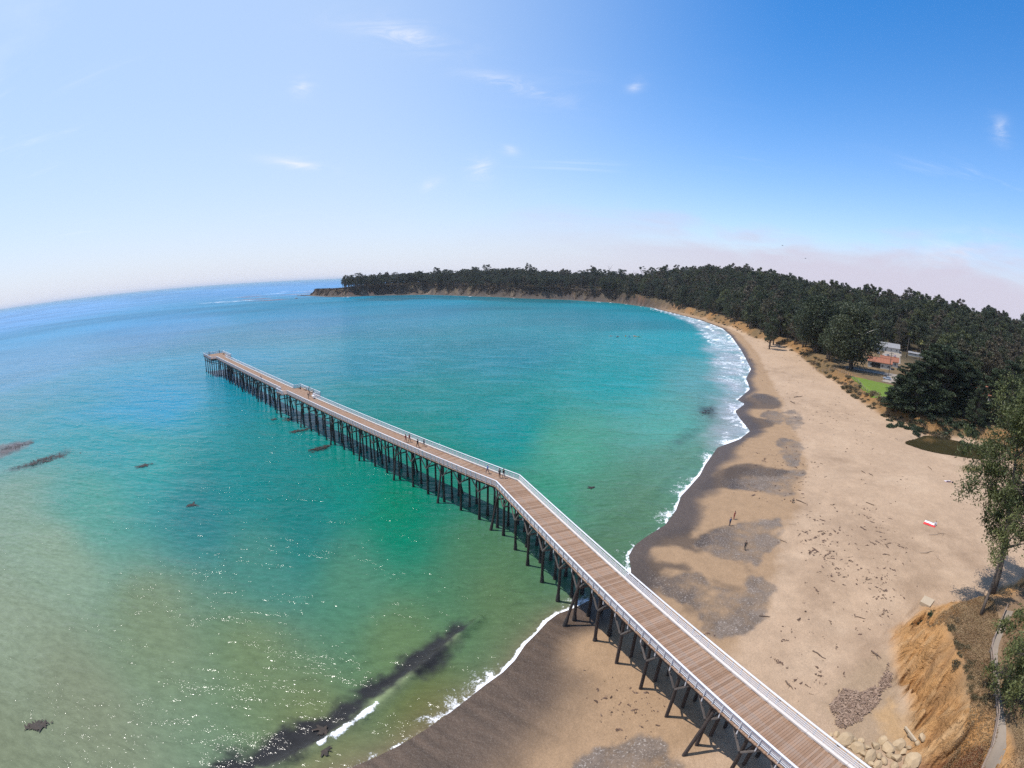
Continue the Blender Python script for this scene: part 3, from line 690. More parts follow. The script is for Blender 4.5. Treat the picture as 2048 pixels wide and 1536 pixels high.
# outlines that carry railings: list of (points, side name)
def P3(seg, t, w): return pp(seg, t, w, 0)
ER = 0.12
left_line = [P3(1, L1, -HW+ER), Vector(mit(-HW+ER)), P3(2, 87.8, -HW+ER), P3(2, 87.8, -4.0+ER), P3(2, 93.3, -4.0+ER), P3(2, 93.3, -HW+ER), P3(2, 180.0, -HW+ER), P3(2, 180.0, -5.3+ER), P3(2, L2-ER, -5.3+ER), P3(2, L2-ER, 5.3-ER), P3(2, 180.0, 5.3-ER), P3(2, 180.0, HW-ER), P3(2, 93.8, HW-ER), P3(2, 93.8, 4.9-ER), P3(2, 79.0, 4.9-ER), P3(2, 79.0, HW-ER), Vector(mit(HW-ER)), P3(1, L1, HW-ER)]
posts = []; rails = []
SP = 1.225
RH = 1.10
for i in range(len(left_line)-1):
    a, b2 = left_line[i], left_line[i+1]; L = (b2-a).length; n = max(1, round(L/SP)); d = (b2-a)/n
    yaw = math.atan2(d.y, d.x)
    for k in range(n): posts.append((a+d*k, yaw, k % 2 == 0 or L < 6))
    m_ = max(1, round(L/4.9)); e = (b2-a)/m_
    for k in range(m_): rails.append((a+e*k, a+e*(k+1), yaw))
posts.append((left_line[-1], 0, True))
mid_side = lambda p: None
post_me = MB().box(-0.05, 0.05, -0.06, 0.06, -0.75, RH-0.035).mesh('rail_post', M_PAINT)
slim_me = MB().box(-0.04, 0.04, -0.05, 0.05, -0.12, RH-0.035).mesh('rail_post', M_PAINT)
def dist2(p): return (p.x+PB_[0])**2+(p.y+PB_[1])**2 if (p.y+PB_[1]) > 12 else 1e9
order = sorted(range(len(posts)), key=lambda i: dist2(posts[i][0])); nearp = set(order[:300])
restp = MB()
for i, (p, yaw, big) in enumerate(posts):
    if i in nearp: part('rail_post', post_me if big else slim_me, pier, (p.x, p.y, DECK), (0, 0, yaw))
    else: restp.beam((p.x, p.y, DECK-(0.7 if big else 0.12)), (p.x, p.y, DECK+RH-0.035), 0.10, 0.10)
restp.build('far_rail_posts', M_PAINT, pier, kind='stuff')
rail_me = MB().box(0, 1, -0.025, 0.025, -0.042, 0.042).mesh('rail', M_PAINT)
top_me = MB().box(0, 1, -0.10, 0.10, -0.03, 0.03).mesh('top_rail', M_PAINT)
order = sorted(range(len(rails)), key=lambda i: dist2((rails[i][0]+rails[i][1])/2)); nearr = set(order[:60])
restr = MB(); restt = MB()
for i, (a, b2, yaw) in enumerate(rails):
    L = (b2-a).length
    for z in (0.17, 0.38, 0.59, 0.80):
        off_ = 0.066
        nx, ny = -math.sin(yaw)*off_, math.cos(yaw)*off_
        if i in nearr: part('rail', rail_me, pier, (a.x-nx, a.y-ny, DECK+z), (0, 0, yaw), (L-0.01, 1, 1))
        else: restr.beam((a.x-nx, a.y-ny, DECK+z), (b2.x-nx, b2.y-ny, DECK+z), 0.05, 0.084)
    part('top_rail', top_me, pier, (a.x, a.y, DECK+RH), (0, 0, yaw), (L-0.008, 1, 1))
restr.build('far_rails', M_PAINT, pier, kind='stuff')
# white kerb timber along the right hand side, on blocks
kerb_me = MB().box(0, 1, -0.13, 0.13, 0.07, 0.25).mesh('kerb_timber', M_KERB)
block_me = MB().box(-0.35, 0.35, -0.12, 0.12, 0.0, 0.072).mesh('kerb_block', M_KERB)
def kerb(seg, t0, t1, w):
    n = max(1, round((t1-t0)/4.9)); s_ = (t1-t0)/n
    for k in range(n):
        p = pp(seg, t0+s_*k, w, DECK); part('kerb_timber', kerb_me, pier, p, (0, 0, ang(seg)), (s_-0.02, 1, 1))
        for f in (0.12, 0.5, 0.88): part('kerb_block', block_me, pier, pp(seg, t0+s_*(k+f), w, DECK), (0, 0, ang(seg)))
kerb(1, tm(1, 2.1)+0.05, L1, 2.05); kerb(2, tm(2, 2.1)+0.05, 79.0, 2.05); kerb(2, 93.9, 179.5, 2.05)

# understructure
STR = 0.09
str_me = MB().box(0, 1, -0.075, 0.075, -0.17, 0.17).mesh('stringer', M_PILE)
for seg, L in ((1, L1), (2, L2)):
    n = round(L/9.8); s_ = L/n
    for w in (-2.25, -0.8, 0.8, 2.25):
        for k in range(n):
            t0 = s_*k if k else max(0.0, tm(seg, w))
            part('stringer', str_me, pier, pp(seg, t0, w, DECK-STR-0.175), (0, 0, ang(seg)), (s_*(k+1)-t0-0.01, 1, 1))
for w, t0, t1 in ((4.6, 79.1, 93.7), (3.5, 79.1, 93.7), (-3.75, 87.9, 93.2), (-5.0, 180.1, 196.9), (-3.6, 180.1, 196.9), (3.6, 180.1, 196.9), (5.0, 180.1, 196.9)):
    part('stringer', str_me, pier, pp(2, t0, w, DECK-STR-0.175), (0, 0, A2), (t1-t0, 1, 1))
cap_me = MB().box(-0.16, 0.16, 0, 1, -0.17, 0.17).mesh('cap_beam', M_PILE)
wale_me = MB().box(-0.06, 0.06, 0, 1, -0.13, 0.13).mesh('cross_wale', M_BRACE)
ZC = DECK-STR-0.35-0.175
def pile_at(seg, t, w, lean=(0, 0), ztop=ZC, rad=0.20, name='pile'):
    p = pp(seg, t, w, 0); gx_, gy_ = p.x+PB_[0]+lean[0], p.y+PB_[1]+lean[1]
    zg = Z(gx_, gy_); zb = min(zg, 0)-0.6 if zg < 0 else zg-0.5
    r = random.Random(int(t*100)+int(w*10)); jx, jy = r.uniform(-0.10, 0.10), r.uniform(-0.10, 0.10)
    bot = (p.x+lean[0]+jx, p.y+lean[1]+jy, zb); top_ = (p.x, p.y, ztop)
    mb = MB()
    mid = tuple(bot[i]+(top_[i]-bot[i])*0.5+(r.uniform(-0.05, 0.05) if i < 2 else 0) for i in range(3))
    mb.tube([bot, mid, top_], [rad*r.uniform(0.98, 1.15), rad, rad*0.9], 8)
    o = mb.build(name, M_PILE, pier)
    if zg < 0.6:
        f0 = 0.0; f1 = (1.25+r.uniform(-0.3, 0.5)-zb)/(ztop-zb)
        q = [tuple(bot[i]+(top_[i]-bot[i])*f for i in range(3)) for f in (f0, f1*0.55, f1*0.85, f1)]
        MB().tube(q, [rad*1.5, rad*1.55, rad*1.28, rad*1.02], 8).build('barnacle_collar', M_BARN, o)
    return o
def bent(seg, t, wl, wr, batter=False, extra=()):
    yaw = ang(seg)
    p = pp(seg, t, wl-0.25, ZC); part('cap_beam', cap_me, pier, p, (0, 0, yaw-math.pi/2+math.pi if seg == 0 else yaw+math.pi), (1, (wr-wl)+0.5, 1)) if False else None
    mb = MB().beam(pp(seg, t, wl-0.3, ZC+0.17), pp(seg, t, wr+0.3, ZC+0.17), 0.32, 0.34); mb.build('cap_beam', M_PILE, pier)
    for w in (wl, wr) + tuple(extra) + ((0.15,) if wr < 3 else ()): pile_at(seg, t, w)
    MB().beam(pp(seg, t+0.28, wl-0.25, ZC-1.75), pp(seg, t+0.28, wr+0.25, ZC-1.75), 0.12, 0.26).build('cross_wale', M_BRACE, pier)
    for w, sg in ((wl, -1), (wr, 1)):
        for dt in (-1, 1):
            MB().beam(pp(seg, t+dt*0.10, w+sg*0.22, ZC-1.85), pp(seg, t+dt*1.75, w+sg*0.22, ZC+0.15), 0.14, 0.17).build('knee_brace', M_BRACE, pier)
    if batter:
        d, n_ = (D1, N1) if seg == 1 else (D2, N2)
        for w, sg in ((wl, -1), (wr, 1)):
            ln = n_*sg*1.9
            pile_at(seg, t+0.45, w, (float(ln[0]), float(ln[1])), ZC-0.1, 0.19, 'batter_pile')
i = 0
for k in range(1, 17):
    bent(1, 4.85*k-1.6, -1.95, 1.95, k in (6, 11))
bent(1, 0.3, -1.95, 1.95, True)
for k in range(1, 41):
    t = 4.85*k
    wl, wr, ex = -1.95, 1.95, ()
    if 79 < t < 94: wr, ex = 4.4, (1.95,)
    if 87.5 < t < 93.5: wl = -3.6; ex = ex+(-1.0,)
    if t > 179: wl, wr, ex = -4.9, 4.9, (-1.7, 1.7)
    bent(2, t, wl, wr, k in (3, 6, 9, 12, 16, 20, 24, 28, 32, 36), ex)

# ------------------------------------------------------------------ foliage materials and tree meshes
def leafmat(name, dark, light, brown=None, trans=0.25):
    ma, t, b = new_mat(name)
    la = nd(t, 'ShaderNodeAttribute', attribute_name='leafv'); oi = t.nodes.new('ShaderNodeObjectInfo')
    f = mathn(t, 'ADD', mathn(t, 'MULTIPLY', la.outputs['Fac'], 0.65), mathn(t, 'MULTIPLY_ADD', oi.outputs['Random'], 0.55, -0.08))
    c = mixc(t, f, dark, light)
    if brown: c = mixc(t, ramp(t, oi.outputs['Random'], 0.72, 1.0), c, brown)
    t.links.new(c, b.inputs['Base Color']); b.inputs['Roughness'].default_value = 0.55; b.inputs['Specular IOR Level'].default_value = 0.25
    tr = t.nodes.new('ShaderNodeBsdfTranslucent'); t.links.new(c, tr.inputs['Color'])
    mx = t.nodes.new('ShaderNodeMixShader'); mx.inputs[0].default_value = trans
    out = t.nodes['Material Output']; t.links.new(b.outputs[0], mx.inputs[1]); t.links.new(tr.outputs[0], mx.inputs[2]); t.links.new(mx.outputs[0], out.inputs['Surface'])
    return ma
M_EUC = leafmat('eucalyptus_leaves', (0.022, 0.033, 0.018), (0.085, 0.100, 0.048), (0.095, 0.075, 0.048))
M_EUCN = leafmat('near_eucalyptus_leaves', (0.045, 0.060, 0.020), (0.17, 0.18, 0.065))  # lighter olive leaf colour of the near eucalyptus trees
M_CYP = leafmat('cypress_foliage', (0.018, 0.029, 0.016), (0.066, 0.088, 0.042))
M_PINE = leafmat('pine_needles', (0.020, 0.032, 0.022), (0.070, 0.086, 0.048))
M_SHRUB = leafmat('coastal_scrub_leaves', (0.075, 0.062, 0.034), (0.17, 0.135, 0.072), (0.20, 0.135, 0.08))
M_ICE = leafmat('ice_plant_leaves', (0.13, 0.040, 0.022), (0.24, 0.11, 0.055), (0.10, 0.11, 0.04))
M_PALM = leafmat('palm_fronds', (0.06, 0.075, 0.02), (0.22, 0.21, 0.07))
M_REED = leafmat('reed_leaves', (0.09, 0.11, 0.03), (0.26, 0.24, 0.09))
M_BARK = plain('grey_brown_bark', (0.11, 0.085, 0.068), 0.9, 0.4, 1.5, 0.6)
M_BARKL = plain('pale_dead_wood', (0.40, 0.36, 0.32), 0.9, 0.3, 1.5, 0.5)

def leaves(C, size, asp, rng, vals, flat=0.0):
    """numpy quads at centres C; asp = width/length; flat pulls the normals up"""
    n = len(C)
    a = rng.normal(size=(n, 3)); a[:, 2] *= (1-flat*0.75); a /= np.linalg.norm(a, axis=1)[:, None]
    b = rng.normal(size=(n, 3)); b[:, 2] *= (1-flat*0.75); b -= (b*a).sum(1)[:, None]*a; b /= np.linalg.norm(b, axis=1)[:, None]
    s = size*rng.uniform(0.6, 1.35, n)[:, None]
    V = np.stack([C-a*s*0.5, C+b*s*asp*0.5, C+a*s*0.5, C-b*s*asp*0.5], 1).reshape(-1, 3)
    return V, np.arange(n*4).reshape(-1, 4), np.repeat(vals, 4)
def leaf_mesh(name, C, size, asp, rng, vals, mat, flat=0.0):
    V, Fq, lv = leaves(np.asarray(C), size, asp, rng, np.asarray(vals), flat)
    me = grid_mesh(name, V, Fq, mat); attr(me, 'leafv', lv); return me
def limb(p0, p1, rng, sag=0.06, n=4):
    p0 = np.array(p0); p1 = np.array(p1); L = np.linalg.norm(p1-p0); out = []
    for i in range(n+1):
        f = i/n; q = p0+(p1-p0)*f + rng.normal(size=3)*L*sag*math.sin(math.pi*f); out.append(tuple(q))
    return out
def make_tree(seed, H, rx, crown0, nclump, per, lsize, mat, style='euc', r0=0.45, lean=0.0, asp=0.45, bark=None, limbs=True):
    """tapered trunk, limbs to each clump, crown of leaf-sized faces; returns (trunk mesh, crown mesh)"""
    rng = np.random.default_rng(seed); bark = bark or M_BARK
    mb = MB(); th = rng.uniform(0, 6.28); ldir = np.array([math.cos(th), math.sin(th), 0])*lean*H
    top = np.array([0, 0, H*0.86])+ldir
    tr = limb((0, 0, -0.6), top, rng, 0.025, 6)
    mb.tube(tr, [r0*1.25, r0, r0*0.85, r0*0.7, r0*0.5, r0*0.32, r0*0.12], 7)
    cl = []; R = []
    for i in range(nclump):
        f = (i+0.5)/nclump
        if style == 'euc':
            z = crown0+(1-crown0)*f**0.85; w = math.sin(math.pi*min(1, max(0.06, (z-crown0*0.75)/(1.02-crown0*0.75))))**0.6
            rad = rx*w*math.sqrt(rng.uniform(0.12, 1.0)); a = rng.uniform(0, 6.28)
            cl.append(np.array([math.cos(a)*rad, math.sin(a)*rad, z*H*rng.uniform(0.94, 1.03)])+ldir*z); R.append(rx*rng.uniform(0.24, 0.44)*(1.15-0.45*f))
        elif style == 'flat':
            z = crown0+(1-crown0)*rng.uniform(0.25, 1.0)**0.6; a = rng.uniform(0, 6.28); rad = rx*math.sqrt(rng.uniform(0.02, 1))*(1.15-0.55*max(0, (z-0.8)/0.2))
            cl.append(np.array([math.cos(a)*rad, math.sin(a)*rad, z*H])+ldir*z); R.append(rx*rng.uniform(0.22, 0.38))
        else:   # layered cypress
            z = crown0+(1-crown0)*f; rad = rx*(1.05-0.75*f**1.6)*math.sqrt(rng.uniform(0.1, 1.0)); a = rng.uniform(0, 6.28)
            cl.append(np.array([math.cos(a)*rad, math.sin(a)*rad, z*H])+ldir*z); R.append(rx*rng.uniform(0.22, 0.40)*(1.1-0.5*f))
    C = []; vals = []
    for c, r in zip(cl, R):
        k = int(per*rng.uniform(0.7, 1.3)); d = rng.normal(size=(k, 3)); d /= np.linalg.norm(d, axis=1)[:, None]
        d *= (rng.uniform(0.25, 1.0, k)**0.5)[:, None]*r
        d[:, 2] *= 0.72 if style == 'euc' else (0.40 if style == 'flat' else 0.36)
        if style == 'euc': d[:, 2] -= np.abs(rng.normal(size=k))*r*0.12
        C.append(c+d); v0 = rng.uniform(0.1, 0.8); vals.append(np.clip(v0+rng.normal(size=k)*0.16, 0, 1))
        if limbs:
            f = min(0.95, max(0.2, c[2]/H-0.18)); j = f*6; i0 = int(j); q = np.array(tr[i0])*(1-(j-i0))+np.array(tr[min(i0+1, 6)])*(j-i0)
            mb.tube(limb(q, c, rng, 0.08, 3), [r0*0.34*(1.1-f), r0*0.24*(1.1-f), r0*0.14, r0*0.05], 5, cap=False)
    C = np.vstack(C); vals = np.concatenate(vals)
    return mb.mesh('trunk', bark, True), leaf_mesh('crown', C, lsize, asp, rng, vals, mat, 0.0 if style == 'euc' else 0.55)
def put_tree(name, meshes, loc, rz=0.0, s=1.0, label=None, cat='tree', group=None, sz=None):
    o = empty(name, tuple(float(v) for v in loc), rz); o.scale = (s, s, s*(sz or 1.0))
    part('trunk', meshes[0], o); part('crown', meshes[1], o)
    return tag(o, label, cat, group)

EUC = [make_tree(100+i, 25, 6.2+0.8*(i % 3), 0.26, 28, 80, 1.05, M_EUC, 'euc', 0.5, 0.03, 0.55) for i in range(5)]
M_EUC2 = leafmat('olive_eucalyptus_leaves', (0.040, 0.050, 0.020), (0.135, 0.145, 0.060)); M_EUC3 = leafmat('browned_eucalyptus_leaves', (0.045, 0.038, 0.024), (0.125, 0.100, 0.065))
def recolour(ms, mat):
    me = ms[1].copy(); me.materials.clear(); me.materials.append(mat); return ms[0], me
EUC = EUC+[recolour(EUC[0], M_EUC2), recolour(EUC[2], M_EUC2), recolour(EUC[3], M_EUC3)]
PIN = [make_tree(120+i, 22, 6.5, 0.42, 22, 60, 0.95, M_PINE, 'flat', 0.5, 0.05, 0.5) for i in range(3)]
THIN = [make_tree(130+i, 24, 4.0, 0.62, 9, 34, 0.85, M_PINE, 'flat', 0.42, 0.05, 0.5) for i in range(3)]

# ------------------------------------------------------------------ wood on the hills and headland
CLEAR = np.array([(128,112),(138,158),(150,200),(172,226),(204,246),(236,282),(268,312),(296,326),(330,306),(330,276),(300,262),(345,232),(352,180),(310,190),(270,215),(232,196),(200,160),(225,150),(228,126),(190,110)], float)
g = []
rt = np.random.default_rng(21)
for xx in np.arange(-510, 800, 8.2):
    for yy in np.arange(95, 1330, 8.2): g.append((xx+rt.uniform(-3.2, 3.2), yy+rt.uniform(-3.2, 3.2)))
g = np.array(g); tzf, tsf, tAf, tBf = terrain(g[:, 0], g[:, 1])
edge_d = 6 + 5*fbm(g[:, 0], g[:, 1], 30, 3, 301) + 4*sstep(900, 960, g[:, 1])*sstep(140, 60, g[:, 0])
dens = rt.uniform(size=len(g)) < 0.93
ok = (tBf > edge_d) & ~inpoly(CLEAR, g[:, 0], g[:, 1]) & dens & (tBf < 420) & (np.hypot(g[:, 0], g[:, 1]) > 232)
# grassy saddle on the headland neck stays open
ok &= ~((np.hypot((g[:, 0]-150)/40, (g[:, 1]-990)/26) < 1))
ok &= ~((g[:, 0] < -395+10*fbm(g[:, 0], g[:, 1], 20, 2, 5)))
g = g[ok]; gz = tzf[ok]; gB = tBf[ok]
hs_ = np.clip(rt.normal(1.0, 0.20, len(g))*(1+0.32*fbm(g[:, 0], g[:, 1], 38, 3, 305)), 0.5, 1.55)
head_m = (g[:, 1] > 930) & (g[:, 0] < 170)
hs_ = np.where(head_m, hs_*0.80, hs_*0.86); hs_ = np.where((g[:, 1] < 480) & (g[:, 0] > 220), np.clip(hs_*0.97, 0.45, 1.10), hs_)
# leave out trees that stand wholly behind the crowns of others
D = np.hypot(g[:, 0], g[:, 1]); azt = np.degrees(np.arctan2(g[:, 0], g[:, 1])); eltop = (gz+25*hs_-CAM_H)/D; elbot = (gz+25*hs_*0.80-CAM_H)/D
vis_t = np.ones(len(g), bool); hor = {}
for i in np.argsort(D):
    k = int(azt[i]/0.35); mx_ = min(hor.get(k, -9), hor.get(k-1, -9), hor.get(k+1, -9))
    if eltop[i] < mx_-0.016: vis_t[i] = False
    hor[k] = max(hor.get(k, -9), elbot[i])
g, gz, gB, hs_, D, head_m = g[vis_t], gz[vis_t], gB[vis_t], hs_[vis_t], D[vis_t], head_m[vis_t]
order = np.argsort(D/hs_); NEAR_N = 260
near_i = order[:NEAR_N]; far_i = order[NEAR_N:]
for j in near_i:
    v = rt.choice(8, p=[0.15, 0.15, 0.15, 0.14, 0.13, 0.10, 0.10, 0.08]); s_ = float(hs_[j])
    put_tree('eucalyptus_tree', EUC[v], (g[j, 0], g[j, 1], gz[j]-0.3), float(rt.uniform(0, 6.28)), s_, 'dark green eucalyptus along the front of the wood behind the beach', 'tree', 'eucalyptus trees along the front of the wood', float(rt.uniform(0.9, 1.15)))
# the rest of the wood: one mass, trees set on points
wood_src = bpy.data.collections.new('wood_variants')
def joined(trunk_me, crown_me, name):
    o1 = bpy.data.objects.new(name, None)
    bm = bmesh.new(); bm.from_mesh(trunk_me); n0 = len(bm.faces); bm.from_mesh(crown_me)
    for i, f in enumerate(bm.faces): f.material_index = 0 if i < n0 else 1
    me = bpy.data.meshes.new(name); bm.to_mesh(me); bm.free()
    me.materials.append(trunk_me.materials[0]); me.materials.append(crown_me.materials[0])
    o = bpy.data.objects.new(name, me); wood_src.objects.link(o); return o
for i in range(8): joined(*EUC[i], 'a_wood_tree_%d' % i)
for i in range(3): joined(*PIN[i], 'b_wood_tree_%d' % i)
pm = bpy.data.meshes.new('forest')
pts = np.c_[g[far_i, 0], g[far_i, 1], gz[far_i]-0.3]
pm.vertices.add(len(pts)); pm.vertices.foreach_set('co', pts.astype(np.float32).ravel())
hf = head_m[far_i]
vi = np.where(hf, np.where(rt.uniform(size=len(far_i)) < 0.75, rt.integers(8, 11, len(far_i)), rt.integers(0, 5, len(far_i))), rt.choice(11, len(far_i), p=[0.14, 0.14, 0.14, 0.13, 0.13, 0.08, 0.08, 0.07, 0.03, 0.03, 0.03]))
a = pm.attributes.new('variant', 'INT', 'POINT'); a.data.foreach_set('value', vi.astype(np.int32))
attr(pm, 'tscale', hs_[far_i]*rt.uniform(0.85, 1.1, len(far_i))*np.where(rt.uniform(size=len(far_i)) < 0.15, 1.3, 1.0)); attr(pm, 'trot', rt.uniform(0, 6.28, len(far_i)))
forest = link(bpy.data.objects.new('forest', pm)); tag(forest, 'dense dark eucalyptus forest massed over the hills and the headland', 'forest', kind='stuff')
ng = bpy.data.node_groups.new('wood_on_points', 'GeometryNodeTree')
ng.interface.new_socket('Geometry', in_out='INPUT', socket_type='NodeSocketGeometry'); ng.interface.new_socket('Geometry', in_out='OUTPUT', socket_type='NodeSocketGeometry')
gi = ng.nodes.new('NodeGroupInput'); go = ng.nodes.new('NodeGroupOutput')
ci = ng.nodes.new('GeometryNodeCollectionInfo'); ci.inputs['Collection'].default_value = wood_src; ci.inputs['Separate Children'].default_value = True; ci.inputs['Reset Children'].default_value = True
ip = ng.nodes.new('GeometryNodeInstanceOnPoints'); ip.inputs['Pick Instance'].default_value = True
def nattr(nm, ty):
    n = ng.nodes.new('GeometryNodeInputNamedAttribute'); n.data_type = ty; n.inputs['Name'].default_value = nm; return n.outputs['Attribute']
cr = ng.nodes.new('ShaderNodeCombineXYZ'); ng.links.new(nattr('trot', 'FLOAT'), cr.inputs[2])
ng.links.new(gi.outputs[0], ip.inputs['Points']); ng.links.new(ci.outputs[0], ip.inputs['Instance']); ng.links.new(nattr('variant', 'INT'), ip.inputs['Instance Index'])
ng.links.new(cr.outputs[0], ip.inputs['Rotation']); ng.links.new(nattr('tscale', 'FLOAT'), ip.inputs['Scale']); ng.links.new(ip.outputs[0], go.inputs[0])
md = forest.modifiers.new('trees', 'NODES'); md.node_group = ng
print('FOREST near', len(near_i), 'far', len(far_i))

# thin trees that break the skyline of the headland
SKY = [(693,554,0.55,'T'),(702,553,0.8,'P'),(752,553,0.5,'T'),(820,548,0.85,'P'),(842,545,0.8,'T'),(890,542,0.75,'P'),(1163,543,0.7,'P'),(1192,541,1.0,'P'),(1218,533,1.15,'D'),(1243,541,0.95,'P'),(1271,544,0.7,'D'),(1287,536,1.0,'T'),(1304,535,1.0,'T'),(1321,538,0.9,'T')]
def bare_tree(seed, H):
    rng = np.random.default_rng(seed); mb = MB(); tr = limb((0, 0, -0.5), (0.4, 0.2, H), rng, 0.02, 6); mb.tube(tr, [0.34, 0.3, 0.26, 0.2, 0.15, 0.1, 0.04], 6)
    tw = MB()
    for i in range(14):
        f = rng.uniform(0.35, 0.95); q = np.array(tr[int(f*6)]); a_ = rng.uniform(0, 6.28); L = H*rng.uniform(0.12, 0.28)
        tw.tube(limb(q, q+np.array([math.cos(a_)*L*0.7, math.sin(a_)*L*0.7, L*0.75]), rng, 0.1, 4), [0.12, 0.10, 0.08, 0.05, 0.02], 5, cap=False)
    return mb.mesh('trunk', M_BARK, True), tw.mesh('crown', M_BARK, True)
BARE = bare_tree(5, 25)
ORD = ['first', 'second', 'third', 'fourth', 'fifth', 'sixth', 'seventh', 'eighth', 'ninth', 'tenth', 'eleventh', 'twelfth', 'thirteenth', 'fourteenth', 'fifteenth', 'sixteenth', 'seventeenth', 'eighteenth', 'nineteenth', 'twentieth']
for i, (px, py, s_, k) in enumerate(SKY):
    d = ray(px, py); hd = math.hypot(d[0], d[1]); Dm = 940
    while Dm < 1250 and sdist(PB, np.array([d[0]/hd*Dm]), np.array([d[1]/hd*Dm]))[0] < (26 if px < 1150 else 45): Dm += 6
    x_, y_ = d[0]/hd*Dm, d[1]/hd*Dm; zt = CAM_H+d[2]/hd*Dm+3.5; zg = Z(x_, y_)
    ms = {'T': THIN[i % 3], 'P': PIN[i % 3], 'D': BARE}[k]; Hn = {'T': 24, 'P': 22, 'D': 25}[k]
    sc_ = max(0.35, (zt-zg)/Hn)
    put_tree('skyline_tree', ms, (x_, y_, zg-0.2), i*1.3, sc_, ('bare' if k == 'D' else 'thin') + ' tree breaking the headland skyline, %s from the left of these' % ORD[i], 'tree', 'trees breaking the headland skyline')

# ------------------------------------------------------------------ large single trees
BIG = [make_tree(200+i, 36, 16.5, 0.20, 95, 150, 1.25, M_EUC, 'euc', 1.3, 0.02, 0.6) for i in range(2)]
def gpos(px, py, guess=6.0): return on_ground(px, py, guess)
def zpos(x, y): return (float(x), float(y), Z(x, y)-0.15)
put_tree('eucalyptus_tree', BIG[0], zpos(201, 280), 0.4, 1.0, 'broad dark eucalyptus with a thick trunk left of the white garage', 'tree')
put_tree('eucalyptus_tree', BIG[1], zpos(182, 215.5), 2.1, 0.94, 'broad eucalyptus with a bare white limb above the green lawn', 'tree')
o = MB().tube([(180.5, 213.0, 25.0), (178.5, 210.0, 26.2), (180.0, 206.8, 26.0), (183.0, 203.5, 28.5), (185.5, 201.0, 30.0)], [0.28, 0.25, 0.22, 0.16, 0.06], 6).build('bare_limb', M_BARKL)
tree2 = [x for x in COL.objects if x.get('label', '').startswith('broad eucalyptus with a bare')][0]
bpy.context.view_layer.update()
o.parent = tree2; o.matrix_parent_inverse = tree2.matrix_world.inverted()
for k, (x_, y_, s_, lb) in enumerate([(186, 318, 0.95, 'rounded eucalyptus at the bluff edge left of the two broad trees'), (196, 335, 1.05, 'tall eucalyptus behind the rounded one at the bluff edge'), (214, 300, 1.2, 'eucalyptus just behind the thick trunked broad tree'), (222, 262, 0.95, 'eucalyptus filling the gap between the two broad trees'), (236, 306, 1.1, 'eucalyptus left of the grey roofed warehouse'), (205, 345, 1.1, 'dark eucalyptus above the ochre bluff with the footpath')]):
    put_tree('eucalyptus_tree', EUC[(k*3) % 8], zpos(x_, y_), k*1.7, s_, lb, 'tree')
CYP = [make_tree(220+i, 26, 9.6, 0.08, 84, 170, 0.85, M_CYP, 'cyp', 0.7, 0.03, 0.55) for i in range(3)]
CY = [(1790,836,762,1.15,'small dark cypress nearest the lawn corner'), (1888,846,712,1.1,'dark cypress behind and right of the tallest in the clump above the pond'), (1930,852,752,1.1,'rounded dark cypress at the right end of the clump above the pond'), (1822,846,735,1.15,'bushy dark cypress leaning over the beach side of the clump'), (1975,842,750,1.0,'dark cypress between the clump and the red tiled house'), (1800,838,740,1.15,'leftmost dark cypress over the corner of the lawn'), (1836,848,714,1.15,'tall dark cypress, second from the lawn'), (1870,853,704,1.15,'tallest dark cypress in the clump above the pond'), (1908,856,735,1.15,'dark cypress right of the tallest in the clump above the pond'), (1852,838,700,0.95,'dark cypress rising behind the middle of the clump above the pond'), (1950,848,775,0.8,'low dark cypress left of the red tiled house'), (2003,850,735,0.95,'dark cypress in front of the red tiled house'), (2042,848,742,0.95,'dark cypress cut by the right edge behind the pond')]
for k, (px, py, ty, wf, lb) in enumerate(CY):
    p = gpos(px, py, 5.5); d = ray(px, ty-16); hd = math.hypot(d[0], d[1]); Dm = math.hypot(p[0], p[1])
    zt = CAM_H+d[2]/hd*Dm; s_ = max(0.5, (zt-p[2])/26.0)
    put_tree('cypress_tree', CYP[k % 3], (p[0], p[1], p[2]-0.2), k*2.2, s_*wf, lb, 'tree', sz=1/wf)
# tall eucalyptus at the right edge, close to the camera
rngn = np.random.default_rng(77)
def near_euc(seed, base, knots, clumps, lsize, per, r0):
    rng = np.random.default_rng(seed); mb = MB()
    n = len(knots); mb.tube(knots, [r0*(1.15-0.95*i/(n-1)) for i in range(n)], 9)
    C = []; V_ = []
    K = np.array(knots)
    for (c, r) in clumps:
        c = np.array(c, float); j = np.argmin(np.linalg.norm(K-c, axis=1)+np.maximum(0, K[:, 2]-c[2]+0.5)*3)
        ln = limb(K[j], c, rng, 0.07, 4); mb.tube(ln, [r0*0.26, r0*0.2, r0*0.15, r0*0.09, r0*0.04], 6, cap=False)
        for q in range(7):
            e = c+rng.normal(size=3)*r*0.55; mb.tube(limb(ln[3], e, rng, 0.12, 3), [r0*0.07, r0*0.05, r0*0.035, r0*0.015], 5, cap=False)
            k = int(per*rng.uniform(0.6, 1.4)); dd = rng.normal(size=(k, 3))*r*0.30; dd[:, 2] -= np.abs(rng.normal(size=k))*r*0.12
            C.append(e+dd); v0 = rng.uniform(0.1, 0.9); V_.append(np.clip(v0+rng.normal(size=k)*0.18, 0, 1))
    C = np.vstack(C); V_ = np.concatenate(V_)
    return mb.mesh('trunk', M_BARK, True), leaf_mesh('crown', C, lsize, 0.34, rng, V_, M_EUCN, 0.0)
cl1 = []
for i in range(64):
    f = i/63; z = 8.5+18.5*f; a_ = rngn.uniform(0, 6.28); rad = (2.6+7.6*math.sin(math.pi*min(1, 0.12+f*0.85)))*math.sqrt(rngn.uniform(0.1, 1)); cl1.append(((2.6+4.0*f+math.cos(a_)*rad, 1.0+8.0*f+math.sin(a_)*rad, z), rngn.uniform(1.5, 2.6)))
